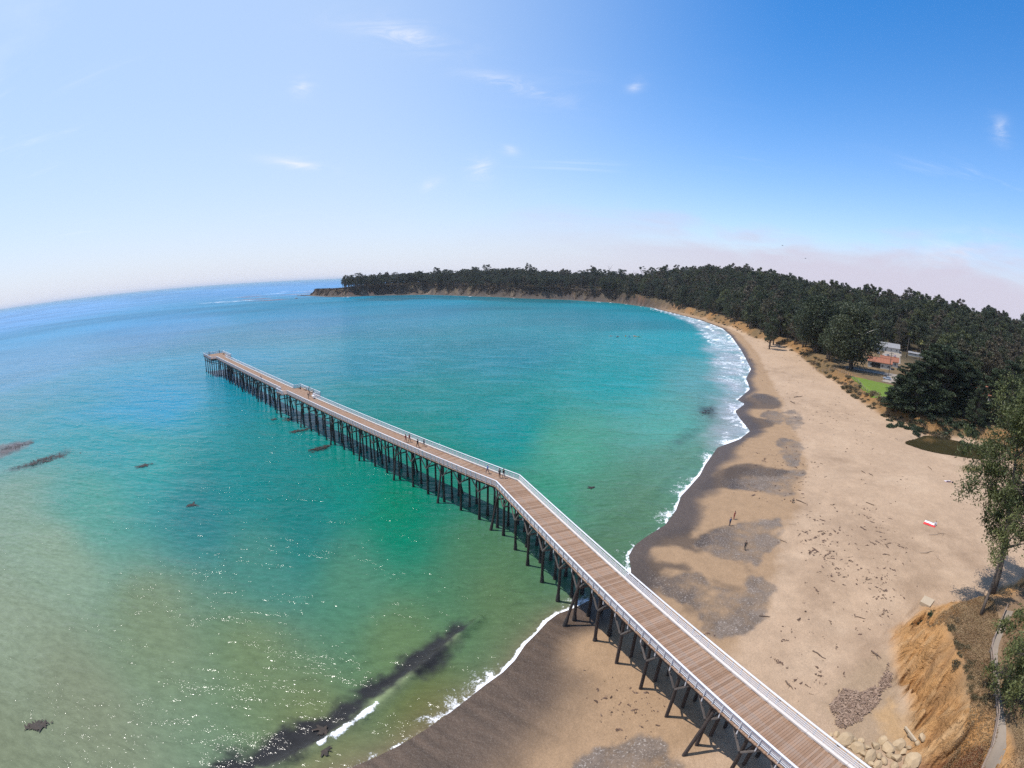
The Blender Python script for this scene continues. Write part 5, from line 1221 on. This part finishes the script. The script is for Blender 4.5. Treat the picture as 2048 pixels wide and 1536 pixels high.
def log(px0, py0, px1, py1, r, label, twigs=0, dark=False):
    a, b2 = gpos(px0, py0, 2), gpos(px1, py1, 2); d = b2-a; L = np.linalg.norm(d); rr = np.random.default_rng(int(px0*7+py0)); mat = M_DRIFTD if dark else M_DRIFT
    r = r*0.7; o = empty('driftwood', tuple(a)); tag(o, label, 'driftwood')
    MB().tube([(0, 0, r*0.6), tuple(d*0.35+np.array([rr.normal()*0.05*L, rr.normal()*0.05*L, r*0.9])), tuple(d*0.7+np.array([rr.normal()*0.05*L, rr.normal()*0.05*L, r*0.8])), tuple(d+np.array([0, 0, r*0.5]))], [r, r*0.95, r*0.75, r*0.4], 7).build('log', mat, o)
    for i in range(twigs):
        q = d*rr.uniform(0.3, 0.9); MB().tube([tuple(q+np.array([0, 0, r])), tuple(q+np.array([rr.normal()*0.3*L, rr.normal()*0.3*L, r+0.25]))], [r*0.4, r*0.12], 5).build('branch', mat, o)
    return o
LG = [(1709,1234,1731,1238,0.10,'thin straight driftwood stick above the brown seaweed bank',0,True),(1742,1302,1762,1317,0.16,'branched driftwood left of the ochre bluff',3,True),(1730,1160,1744,1158,0.09,'short stick of driftwood above the middle of the dry sand',0,True),(1856,933,1864,941,0.10,'thin driftwood stick left of the sunbather below the pond',0,True),(1732,1005,1748,1011,0.14,'dark driftwood log left of the red and white towel',1,True),(1738,947,1746,953,0.14,'dark log upper end of the row of three on the dry sand',0,True),(1723,942,1731,947,0.14,'dark log lower end of the row of three on the dry sand',0,True),
      (1858,1070,1892,1068,0.10,'pale driftwood sticks laid out just below the towel',4,False),(1840,1106,1868,1102,0.09,'pale curved driftwood at the top of the stick shape on bare sand',2,False),(1872,1110,1884,1125,0.10,'pale driftwood at the lower end of the stick shape on bare sand',2,False),(1518,1232,1540,1234,0.12,'driftwood pole on the grey gravel right of the pier',1,True),(1592,1000,1612,1008,0.16,'log lying behind the seated person on the beach',0,True),(1625,1302,1652,1318,0.13,'long dark driftwood stick left of the seaweed bank',1,True),(1571,1362,1585,1378,0.13,'dark stick near the pier railing on the sand',1,True),(1577,1048,1592,1048,0.08,'thin pale pole lying on the sand beside the gravel patch',0,False),(1560,1080,1574,1086,0.10,'stubby driftwood at the edge of the gravel',0,True),(1588,795,1604,793,0.25,'bleached log at the top of the swash opposite the surf',2,True),(1581,803,1590,808,0.25,'dark root ball log by the swash opposite the surf',2,True)]
for a in LG: log(*a)
# seaweed
def weed(name, C, size, asp, cols, label, seed, up=1.0):
    rng = np.random.default_rng(seed); n = len(C); a_ = rng.uniform(0, 6.28, n); s_ = size*np.exp(rng.normal(size=n)*0.45)
    d = np.c_[np.cos(a_), np.sin(a_), rng.normal(size=n)*0.25*up]; e = np.c_[-np.sin(a_), np.cos(a_), rng.normal(size=n)*0.35*up]; w = s_*asp*rng.uniform(0.6, 1.5, n)
    bend = rng.normal(size=n)*0.35
    R = []
    for f in (-0.5, -0.17, 0.17, 0.5):
        c = C+d*(s_*f)[:, None]+e*(s_*bend*f*f*2)[:, None]+np.array([0, 0, 1.0])[None]*((0.25-f*f)*s_*rng.uniform(0.05, 0.5, n)*up)[:, None]
        k = (1.0 if abs(f) < 0.3 else 0.45); R += [c-e*(w*k*0.5)[:, None], c+e*(w*k*0.5)[:, None]]
    V = np.stack(R, 1).reshape(-1, 3); b0 = np.arange(n)[:, None]*8; Fq = np.concatenate([b0+np.array([[0, 1, 3, 2]]), b0+np.array([[2, 3, 5, 4]]), b0+np.array([[4, 5, 7, 6]])]); 
    me = grid_mesh(name, V, Fq, cols); attr(me, 'leafv', np.repeat(rng.uniform(0, 1, n), 8)); o = link(bpy.data.objects.new(name, me)); return tag(o, label, 'seaweed', kind='stuff')
M_WEED = leafmat('dried_kelp', (0.045, 0.028, 0.020), (0.15, 0.090, 0.062), None, 0.05); M_WEEDP = leafmat('heaped_kelp', (0.16, 0.10, 0.07), (0.37, 0.26, 0.185), None, 0.05)
rng = np.random.default_rng(9); C = []
def clusters(line, nper, spread, cnt, zguess=1.8):
    P = smoothline(WP(line, zguess), 2); seg = np.linalg.norm(np.diff(P, axis=0), axis=1); cs = np.r_[0, np.cumsum(seg)]
    for _ in range(int(cnt*0.75)):
        s_ = rng.uniform(0, cs[-1]); i = min(np.searchsorted(cs, s_)-1, len(P)-2); i = max(i, 0); q = P[i]+(P[i+1]-P[i])*((s_-cs[i])/max(seg[i], 1e-6)); dpx = np.hypot(*q)
        q = q+rng.normal(size=2)*spread*(0.4+dpx/110)
        k = max(1, int(nper*0.6*np.exp(rng.normal()*0.8))); th_ = rng.uniform(0, 6.28); el = rng.uniform(0.3, 1.3); pts_ = rng.normal(size=(k, 2))*np.array([el, 0.22*el])*(0.14+0.05*k**0.5); R_ = np.array([[math.cos(th_), -math.sin(th_)], [math.sin(th_), math.cos(th_)]]); pts_ = pts_@R_.T+q
        C.append(pts_)
clusters([(1560,880),(1590,940),(1610,990),(1640,1040),(1680,1080),(1700,1120),(1650,1150)], 9, 3.2, 190); clusters([(1630,1060),(1660,1090),(1650,1130),(1690,1130)], 12, 2.0, 90)
clusters([(1700,1010),(1745,1040),(1780,1085),(1800,1120),(1790,1160)], 11, 2.0, 80); clusters([(1760,1140),(1775,1180),(1770,1230),(1765,1270)], 7, 1.2, 55)
clusters([(1470,670),(1540,720),(1600,775),(1660,840),(1720,910),(1790,980)], 10, 4.0, 330); clusters([(1420,648),(1500,680),(1560,705),(1620,760),(1690,820),(1760,870)], 10, 3.0, 260); clusters([(1560,760),(1590,820),(1600,880),(1590,940)], 8, 2.0, 90)
clusters([(1570,1260),(1620,1220),(1640,1270),(1600,1330),(1580,1380),(1680,1330)], 6, 3.0, 60); clusters([(1380,1240),(1400,1260),(1370,1270)], 8, 1.4, 26); clusters([(1520,900),(1540,950),(1500,980),(1530,1000)], 7, 1.5, 40)
clusters([(1190,1350),(1240,1400),(1290,1370),(1230,1440),(1310,1420)], 3, 2.2, 70); clusters([(1690,1180),(1730,1150),(1780,1160),(1720,1220)], 6, 2.4, 60)
C = np.vstack(C); z_ = terrain(C[:, 0], C[:, 1]); kk = (z_[2] < -0.5) & (z_[3] < -0.5) & (z_[1] > 3); C = np.c_[C, z_[0]+0.03][kk]
weed('seaweed_wrack', C, 0.21, 0.34, M_WEED, 'scattered dark dried seaweed strewn in lines across the sand', 10)
KP = WP([(1664,1402),(1690,1372),(1730,1380),(1765,1352),(1778,1318),(1788,1345),(1776,1385),(1750,1410),(1722,1440),(1695,1452),(1668,1442)], 2.2)
q = rng.uniform(KP.min(0), KP.max(0), (80000, 2)); q = q[inpoly(KP, q[:, 0], q[:, 1])]; q = q[sdist(KP, q[:, 0], q[:, 1])+fbm(q[:, 0], q[:, 1], 2.2, 4, 4)*1.7+rng.normal(size=len(q))*0.25 > 0.35][:6000]; C2 = np.c_[q, terrain(q[:, 0], q[:, 1])[0]+rng.uniform(0, 0.22, len(q))]
weed('seaweed_bank', C2, 0.27, 0.24, M_WEEDP, 'thick purple brown bank of stranded seaweed at the foot of the near bluff', 11)
# floating kelp near the pier
FK = [(636,897,26,6),(652,893,14,4),(610,860,16,4),(575,838,14,4),(590,862,14,3),(548,838,10,3),(286,931,20,3),(100,916,60,8),(60,928,50,6),(30,893,40,8),(75,1451,30,7),(380,1010,10,2),(1412,823,20,8),(646,1460,8,6),(648,1498,10,5),(1182,975,8,2)]
C3 = []
for (px, py, wpx, hpx) in FK:
    n = int(8+wpx*1.8); u = rng.normal(size=n)*wpx*0.32; v = rng.normal(size=n)*hpx*0.30-u*0.22
    C3 += [W(px+a_, py+b_, 0.16) for a_, b_ in zip(u, v)]
M_KELPF = leafmat('wet_kelp', (0.012, 0.010, 0.008), (0.045, 0.028, 0.020), None, 0.02)
weed('floating_kelp', np.array(C3), 0.8, 0.22, M_KELPF, 'dark mats of kelp floating on the water beside the pier', 12, 0.08)

# ------------------------------------------------------------------ people
SKIN = plain('skin', (0.42, 0.25, 0.17), 0.6, 0.08); HAIRS = {'dark': plain('dark_hair', (0.03, 0.022, 0.018), 0.7, 0.2), 'brown': plain('brown_hair', (0.10, 0.055, 0.03), 0.7, 0.2), 'grey': plain('grey_hair', (0.35, 0.34, 0.33), 0.7, 0.2)}
CLOTH = {}
def cloth(c):
    if c not in CLOTH: CLOTH[c] = plain('cloth', c, 0.9, 0.12, 6.0)
    return CLOTH[c]
# joint: (x, y, z, radius); the figure faces +y
STAND = {'pelvis': (0, 0, 0.95, 0.135), 'belly': (0, 0.01, 1.10, 0.125), 'chest': (0, 0.01, 1.32, 0.145), 'neck': (0, 0, 1.50, 0.055), 'chin': (0, 0.03, 1.57, 0.075), 'head': (0, 0.02, 1.66, 0.098), 'crown': (0, 0.0, 1.74, 0.06), 'nose': (0, 0.115, 1.63, 0.018)}
for sgn, n in ((-1, 'l'), (1, 'r')):
    STAND.update({n+'sh': (0.185*sgn, 0, 1.43, 0.062), n+'el': (0.25*sgn, -0.02, 1.16, 0.045), n+'wr': (0.26*sgn, 0.06, 0.93, 0.033), n+'pa': (0.26*sgn, 0.09, 0.86, 0.038), n+'fi': (0.255*sgn, 0.11, 0.78, 0.022), n+'th': (0.225*sgn, 0.13, 0.84, 0.014), n+'hi': (0.095*sgn, 0, 0.90, 0.10), n+'kn': (0.10*sgn, 0.03, 0.50, 0.062), n+'an': (0.10*sgn, -0.01, 0.09, 0.045), n+'to': (0.115*sgn, 0.15, 0.035, 0.035)})
BONES = [('pelvis', 'belly'), ('belly', 'chest'), ('chest', 'neck'), ('neck', 'chin'), ('chin', 'head'), ('head', 'crown'), ('head', 'nose')]
for n in 'lr': BONES += [('chest', n+'sh'), (n+'sh', n+'el'), (n+'el', n+'wr'), (n+'wr', n+'pa'), (n+'pa', n+'fi'), (n+'pa', n+'th'), ('pelvis', n+'hi'), (n+'hi', n+'kn'), (n+'kn', n+'an'), (n+'an', n+'to')]
def pose(kind):
    J = {k: list(v) for k, v in STAND.items()}
    def sh(keys, d):
        for k in keys:
            for i in range(3): J[k][i] += d[i]
    if kind == 'walk':
        J['lkn'][1] += 0.20; J['lan'][1] += 0.26; J['lto'][1] += 0.26; J['rkn'][1] -= 0.06; J['ran'][1] -= 0.30; J['ran'][2] += 0.05; J['rto'][1] -= 0.26
        for n, s_ in (('l', -1), ('r', 1)): J[n+'el'][1] += 0.08*s_; sh([n+'wr', n+'pa', n+'fi', n+'th'], (0, 0.20*s_, 0.03))
    if kind == 'lean':   # leaning forward with hands on a rail
        for k, f in (('belly', 0.05), ('chest', 0.15), ('neck', 0.23), ('chin', 0.27), ('head', 0.29), ('crown', 0.28), ('nose', 0.29), ('lsh', 0.18), ('rsh', 0.18)): J[k][1] += f; J[k][2] -= f*0.22
        for n in 'lr': J[n+'el'][1] += 0.36; sh([n+'wr', n+'pa', n+'fi', n+'th'], (0, 0.52, 0.20))
    if kind in ('sit', 'kayak', 'chair'):
        base = 0.86 if kind != 'chair' else 0.50
        for k in J: J[k][2] -= base if k in ('pelvis', 'belly', 'chest', 'neck', 'chin', 'head', 'crown', 'nose') or k[1:] in ('sh', 'el', 'wr', 'pa', 'fi', 'th', 'hi') else 0
        for n, s_ in (('l', -1), ('r', 1)):
            hp = J[n+'hi']
            if kind == 'chair': J[n+'kn'][:3] = [0.11*s_, 0.44, hp[2]+0.03]; J[n+'an'][:3] = [0.11*s_, 0.46, 0.08]; J[n+'to'][:3] = [0.12*s_, 0.62, 0.035]
            else:
                kz = 0.48 if kind == 'sit' else 0.22
                J[n+'kn'][:3] = [0.14*s_, 0.40, kz]; J[n+'an'][:3] = [0.13*s_, 0.66, 0.09]; J[n+'to'][:3] = [0.14*s_, 0.80, 0.10 if kind != 'sit' else 0.035]
            J[n+'el'][1] += 0.16; J[n+'el'][2] += 0.06; sh([n+'wr', n+'pa', n+'fi', n+'th'], (-0.06*s_, 0.34, 0.24))
    if kind == 'lie':   # on the back along +y, head at -y
        for k, v in J.items(): x, y, z, r = v; J[k] = [x, -(z-0.95)+0.0, 0.13+y*0.8, r]
    return J
_cache = {}
def person_base(kind):
    if kind in _cache: return _cache[kind]
    J = pose(kind); names = list(J); me = bpy.data.meshes.new('person'); me.from_pydata([J[k][:3] for k in names], [(names.index(a), names.index(b)) for a, b in BONES], []); me.update()
    ob = bpy.data.objects.new('person_skeleton', me); COL.objects.link(ob)
    ob.modifiers.new('skin', 'SKIN').use_smooth_shade = True; sub = ob.modifiers.new('sub', 'SUBSURF'); sub.levels = 1; sub.render_levels = 1
    for i, k in enumerate(names):
        sv = me.skin_vertices[0].data[i]; r = J[k][3]; sv.radius = (r, r*(0.78 if k in ('chest', 'belly', 'pelvis') else 1.0)); sv.use_root = (k == 'pelvis')
    dg = bpy.context.evaluated_depsgraph_get(); dg.update(); out = bpy.data.meshes.new_from_object(ob.evaluated_get(dg)); out.name = 'person'
    bpy.data.objects.remove(ob)
    reg = []
    zone = {'pelvis': 2, 'belly': 1, 'chest': 1, 'neck': 0, 'chin': 0, 'head': 0, 'crown': 0, 'nose': 0}
    zone.update({n+k: v for n in 'lr' for k, v in (('sh', 1), ('el', 3), ('wr', 0), ('pa', 0), ('fi', 0), ('th', 0), ('hi', 2), ('kn', 4), ('an', 5), ('to', 6))})
    JP = np.array([J[k][:3] for k in names]); 
    for p in out.polygons: reg.append(zone[names[int(np.argmin(np.linalg.norm(JP-np.array(p.center), axis=1)))]])
    _cache[kind] = (out, reg, J); return _cache[kind]
def person(loc, rz, kind, top, bottom, label, sleeves=False, trousers=True, hair='dark', s=1.0, group=None, hat=None):
    base, reg, J = person_base(kind); me = base.copy(); me.materials.clear()
    for m_ in (SKIN, cloth(top), cloth(bottom), cloth((0.05, 0.045, 0.04))): me.materials.append(m_)
    mp_ = {0: 0, 1: 1, 2: 2, 3: 1 if sleeves else 0, 4: 2 if trousers else 0, 5: 2 if trousers else 0, 6: 3}
    me.polygons.foreach_set('material_index', np.array([mp_[r] for r in reg], np.int32)); me.update()
    o = link(bpy.data.objects.new('person', me)); o.location = tuple(float(v) for v in loc); o.rotation_euler = (0, 0, rz); o.scale = (s, s, s); tag(o, label, 'person', group)
    h, c = np.array(J['head'][:3]), np.array(J['crown'][:3]); up = (c-h)/max(np.linalg.norm(c-h), 1e-6)
    bm = bmesh.new(); bmesh.ops.create_icosphere(bm, subdivisions=2, radius=1.0)
    fwd = np.array(J['nose'][:3])-h; fwd /= np.linalg.norm(fwd)
    for v in list(bm.verts):
        d = np.array(v.co); loc_ = h+up*0.02-fwd*0.022+d*np.array([0.108, 0.112, 0.115]); v.co = loc_
    kill = [v for v in bm.verts if (np.array(v.co)-h)@fwd > 0.055 and (np.array(v.co)-h)@up < 0.055]; bmesh.ops.delete(bm, geom=kill, context='VERTS')
    hm = bpy.data.meshes.new('hair' if not hat else 'hat'); bm.to_mesh(hm); bm.free(); hm.shade_smooth(); hm.materials.append(HAIRS[hair] if not hat else cloth(hat)); part('hair' if not hat else 'hat', hm, o)
    return o
DK = (0.02, 0.02, 0.022); NAVY = (0.03, 0.045, 0.10); RED = (0.30, 0.035, 0.03); BLUE = (0.16, 0.32, 0.62); WHT = (0.62, 0.62, 0.62); KHK = (0.26, 0.20, 0.13); GRY = (0.2, 0.2, 0.21)
def bp_(px, py): return gpos(px, py, 1.5)
person(bp_(1489, 1099.5), 2.6, 'walk', DK, DK, 'person in black standing alone on the grey gravel patch', True)
person(bp_(1459, 1051.5), 0.3, 'stand', (0.10, 0.14, 0.24), NAVY, 'person in blue shirt and dark trousers at the gravel edge beside the one in red', True, True, 'brown')
person(bp_(1467.5, 1038.5), 0.5, 'stand', RED, RED, 'person in dark red clothes on the tan wet sand', False, True, 'brown')
person(bp_(1586, 1004), 2.4, 'sit', DK, KHK, 'person sitting on the sand with a log behind', True, True)
person(bp_(1499.5, 721.5), 1.0, 'walk', DK, NAVY, 'left of two tiny walkers at the edge of the far swash', True); person(bp_(1503.5, 721.5), 1.2, 'walk', NAVY, DK, 'right of two tiny walkers at the edge of the far swash', True)
pt_ = bp_(1869, 1051); person((pt_[0]+0.3, pt_[1]+0.1, pt_[2]+0.03), 2.2, 'sit', (0.45, 0.52, 0.62), BLUE, 'person in pale blue sitting at the end of the red and white towel', True, False, 'brown')
pl_ = bp_(1897, 964); person((pl_[0], pl_[1], pl_[2]+0.05), 1.35, 'lie', (0.05, 0.035, 0.05), (0.04, 0.03, 0.05), 'sunbather in dark clothes lying below the pond', False, True)
def flat_cloth(name, c, w, l, rz, stripes, label, z=0.03):
    n, m_ = 8, 10; V = []; F_ = []; mats = []
    for i in range(n+1):
        for j in range(m_+1): u, v = i/n-0.5, j/m_-0.5; V.append((u*w, v*l, z+0.025*math.sin(u*9+v*4)+0.02*math.sin(v*13)))
    for i in range(n):
        for j in range(m_): F_.append((i*(m_+1)+j, (i+1)*(m_+1)+j, (i+1)*(m_+1)+j+1, i*(m_+1)+j+1)); mats.append(0 if i < n//2 else 1)
    me = bpy.data.meshes.new(name); me.from_pydata(V, [], F_); me.materials.append(cloth(stripes[0])); me.materials.append(cloth(stripes[1])); me.polygons.foreach_set('material_index', np.array(mats, np.int32)); me.update(); me.shade_smooth()
    sl = bpy.data.objects.new(name, me); link(sl); sl.location = tuple(c); sl.rotation_euler = (0, 0, rz); md_ = sl.modifiers.new('thick', 'SOLIDIFY'); md_.thickness = 0.015; tag(sl, label, 'towel'); return sl
ct = bp_(1860, 1048); flat_cloth('beach_towel', (ct[0], ct[1], ct[2]+0.02), 2.2, 2.8, 0.52, ((0.68, 0.05, 0.045), (0.70, 0.70, 0.74)), 'large beach towel, half red half white, spread on bare sand')
flat_cloth('beach_towel', (pl_[0]+0.15, pl_[1]+0.35, pl_[2]+0.02), 1.2, 2.2, 1.35, ((0.50, 0.32, 0.34), (0.60, 0.55, 0.56)), 'pale pink towel under the sunbather below the pond')
for k, (px, py, lb) in enumerate([(1905, 966, 'dark beach bag at the feet of the sunbather')]):
    p = bp_(px, py); mb = MB().lathe([(0.05, 0), (0.24, 0.02), (0.27, 0.18), (0.2, 0.34), (0.08, 0.38)], 10).tube([(-0.18, 0, 0.3), (-0.1, 0, 0.5), (0.1, 0, 0.5), (0.18, 0, 0.3)], 0.02, 6); o = mb.build('beach_bag', cloth(DK), None, True, loc=tuple(p)); tag(o, lb, 'bag')
# on the pier
def pw(seg, t, w): p = pp(seg, t, w, DECK); return (p.x+PB_[0], p.y+PB_[1], DECK+0.006)
def yawp(seg, f): return ang(seg)-math.pi/2+f
person(pw(2, 5.5, 0.7), yawp(2, 0.2), 'walk', BLUE, NAVY, 'person in light blue shirt walking near the bend of the pier', True, True, 'grey')
person(pw(2, 2.7, 0.8), yawp(2, 2.9), 'stand', DK, DK, 'left of the two dark dressed people at the bend of the pier', True); person(pw(2, 2.2, 1.3), yawp(2, 2.9), 'walk', DK, GRY, 'right of the two dark dressed people at the bend of the pier', True)
person(pw(2, 28.9, 0.0), yawp(2, 3.0), 'walk', RED, (0.35, 0.12, 0.10), 'person in red, left of a pair strolling on the pier', False, True, 'brown'); person(pw(2, 28.5, 0.7), yawp(2, 3.1), 'walk', (0.28, 0.05, 0.05), DK, 'person in dark red, right of a pair strolling on the pier', False)
person(pw(2, 24.6, -0.1), yawp(2, 0.1), 'walk', DK, DK, 'taller of two people in black walking ahead on the pier', True, s=1.04); person(pw(2, 24.2, 1.2), yawp(2, 0.0), 'walk', NAVY, DK, 'shorter of two people in dark clothes by the white kerb of the pier', True, s=0.92)
person(pw(2, 114.4, -1.6), yawp(2, 1.57), 'lean', DK, DK, 'lone angler leaning on the left rail of the outer pier', True)
person(pw(2, 78.2, 0.4), yawp(2, -1.2), 'stand', DK, KHK, 'person in black with tan trousers at the widened part of the pier', True); person(pw(2, 79.9, 1.7), yawp(2, -1.57), 'stand', (0.10, 0.03, 0.05), NAVY, 'person in maroon beside the right rail at the widened part', True)
person(pw(2, 86.3, 4.2), yawp(2, -1.57), 'lean', (0.3, 0.3, 0.32), DK, 'grey shirted angler leaning on the rail of the side platform', True); person(pw(2, 81.5, 3.6), yawp(2, -1.4), 'stand', WHT, GRY, 'person in a white top on the side platform of the pier', False); person(pw(2, 91.2, 3.6), yawp(2, 0.6), 'sit', DK, DK, 'person crouched at the seaward corner of the side platform', True)
person(pw(2, 195.3, 3.1), yawp(2, 0.0), 'lean', DK, DK, 'angler at the middle of the end rail of the pier', True); person(pw(2, 189.3, 3.6), yawp(2, -1.5), 'sit', DK, GRY, 'person sitting on the deck at the pier end', True); person(pw(2, 195.0, -2.4), yawp(2, 0.2), 'lean', NAVY, DK, 'angler at the left corner of the pier end', True); person(pw(2, 185.4, -4.6), yawp(2, 1.57), 'lean', GRY, DK, 'angler at the left rail of the pier end platform', True)
# benches and a sink on the pier
M_BENCH = wood('grey_bench_timber', (0.36, 0.31, 0.27), 0.3, 2.0, 0.8)
def bench(seg, t, w, f, label):
    p = pw(seg, t, w); o = empty('bench', p, ang(seg)+f); tag(o, label, 'bench')
    for k in range(3): MB().box(-0.9, 0.9, -0.2+0.14*k, -0.08+0.14*k, 0.42, 0.47).build('seat_slat', M_BENCH, o)
    for k in range(2): MB().box(-0.9, 0.9, 0.24, 0.28, 0.58+0.16*k, 0.70+0.16*k).build('back_slat', M_BENCH, o)
    for x in (-0.75, 0.75): MB().box(x-0.05, x+0.05, -0.18, -0.08, 0, 0.42).build('leg', M_BENCH, o); MB().box(x-0.05, x+0.05, 0.2, 0.28, 0, 0.86).build('leg', M_BENCH, o)
bench(2, 84.0, 4.1, math.pi, 'grey bench against the rail of the side platform, landward one'); bench(2, 89.0, 4.1, math.pi, 'grey bench against the rail of the side platform, seaward one'); bench(2, 192.0, -4.5, 0.0, 'grey bench at the left rail of the pier end')
p = pw(2, 77.2, 1.55); o = empty('fish_cleaning_sink', p, A2); tag(o, 'white fish cleaning sink by the rail below the side platform', 'sink'); MB().box(-0.5, 0.5, -0.3, 0.3, 0.82, 0.95).build('basin', M_TRIM, o)
for x in (-0.42, 0.42):
    for y in (-0.24, 0.24): MB().box(x-0.03, x+0.03, y-0.03, y+0.03, 0, 0.82).build('leg', M_TRIM, o)
p = pw(2, 2.0, 2.2)
# kayaks in the bay
KC = [((0.62, 0.62, 0.60), 'white'), ((0.45, 0.06, 0.05), 'red'), ((0.65, 0.45, 0.05), 'yellow'), ((0.05, 0.2, 0.45), 'blue'), ((0.60, 0.22, 0.03), 'orange'), ((0.08, 0.30, 0.12), 'green')]
for k, px in enumerate((1221, 1235, 1251, 1259, 1270, 1278)):
    c = W(px, 673+(k % 2)*1.2, 0.0); o = empty('kayak', (c[0], c[1], 0.02), 0.3+0.5*k); tag(o, '%s of the row of six kayaks in the bay, counted from the left' % ORD[k], 'kayak', 'kayaks in the bay')
    V = []; F_ = []; n = 10
    for i in range(n+1):
        f = i/n*2-1; w = 0.36*(1-abs(f)**2.4)+0.01; zt_ = 0.26+0.12*f*f
        V += [(f*1.9, -w, zt_), (f*1.9, -w*0.7, 0.02+0.1*f*f), (f*1.9, w*0.7, 0.02+0.1*f*f), (f*1.9, w, zt_), (f*1.9, 0, zt_+0.05)]
    for i in range(n):
        for j in range(5): a = i*5+j; b2 = i*5+(j+1) % 5; F_.append((a, b2, b2+5, a+5))
    mesh_obj('hull', V, F_, plain('kayak_plastic', KC[k][0], 0.4, 0.05), o, True)
    person((c[0], c[1], 0.22), 0.3+0.5*k-math.pi/2, 'kayak', DK if k % 2 else RED, DK, 'paddler sitting in the %s kayak from the left' % ORD[k], True, group='paddlers in the bay')
    pd = MB().tube([(-1.1, 0.45, 0.75), (1.1, 0.45, 0.95)], 0.02, 6); pd.box(-1.5, -1.1, 0.36, 0.54, 0.66, 0.74).box(1.1, 1.5, 0.36, 0.54, 0.92, 1.0); po = pd.build('paddle', cloth(WHT), None, loc=(c[0], c[1], 0.1), rz=0.3+0.5*k-math.pi/2); tag(po, 'white bladed paddle held by the %s paddler from the left' % ORD[k], 'paddle', 'paddles in the bay')
# gulls
def gull(px, py, Dm, label):
    d = ray(px, py); c = np.array([0, 0, CAM_H])+d*Dm; o = empty('gull', tuple(c), 0.6); tag(o, label, 'bird'); m_ = cloth((0.25, 0.25, 0.27))
    MB().tube([(0, -0.28, 0), (0, -0.1, 0.0), (0, 0.15, 0.01), (0, 0.3, 0.0)], [0.02, 0.075, 0.06, 0.015], 7).build('body', m_, o)
    for s_ in (-1, 1): mesh_obj('wing', [(0, -0.08, 0.02), (0, 0.12, 0.02), (0.38*s_, 0.10, 0.16), (0.75*s_, -0.05, 0.06), (0.36*s_, -0.06, 0.15), (0, 0.02, 0.05)], [(0, 1, 5), (1, 2, 4, 5), (0, 5, 4), (2, 3, 4)], m_, o)
gull(1565, 491, 150, 'gull flying above the hill, upper of two'); gull(1611, 517, 150, 'gull flying above the hill, lower of two')

# ------------------------------------------------------------------ sea haze
def haze_box():
    me = bpy.data.meshes.new('haze'); bm = bmesh.new(); bmesh.ops.create_cube(bm, size=1.0)
    bmesh.ops.scale(bm, vec=(140000, 140000, 117), verts=bm.verts); bmesh.ops.translate(bm, vec=(0, 0, 50), verts=bm.verts); bm.to_mesh(me); bm.free()
    ma = bpy.data.materials.new('haze_air'); ma.use_nodes = True; t = ma.node_tree; t.nodes.clear()
    v = t.nodes.new('ShaderNodeVolumePrincipled'); v.inputs['Color'].default_value = (0.90, 0.93, 1.0, 1); v.inputs['Density'].default_value = 0.00004; v.inputs['Anisotropy'].default_value = 0.0
    o = t.nodes.new('ShaderNodeOutputMaterial'); t.links.new(v.outputs[0], o.inputs['Volume'])
    me.materials.append(ma)
    ob = link(bpy.data.objects.new('haze', me)); ob['kind'] = 'stuff'; ob['label'] = 'thin bluish sea haze in the air over the bay'; ob['category'] = 'haze'
haze_box()
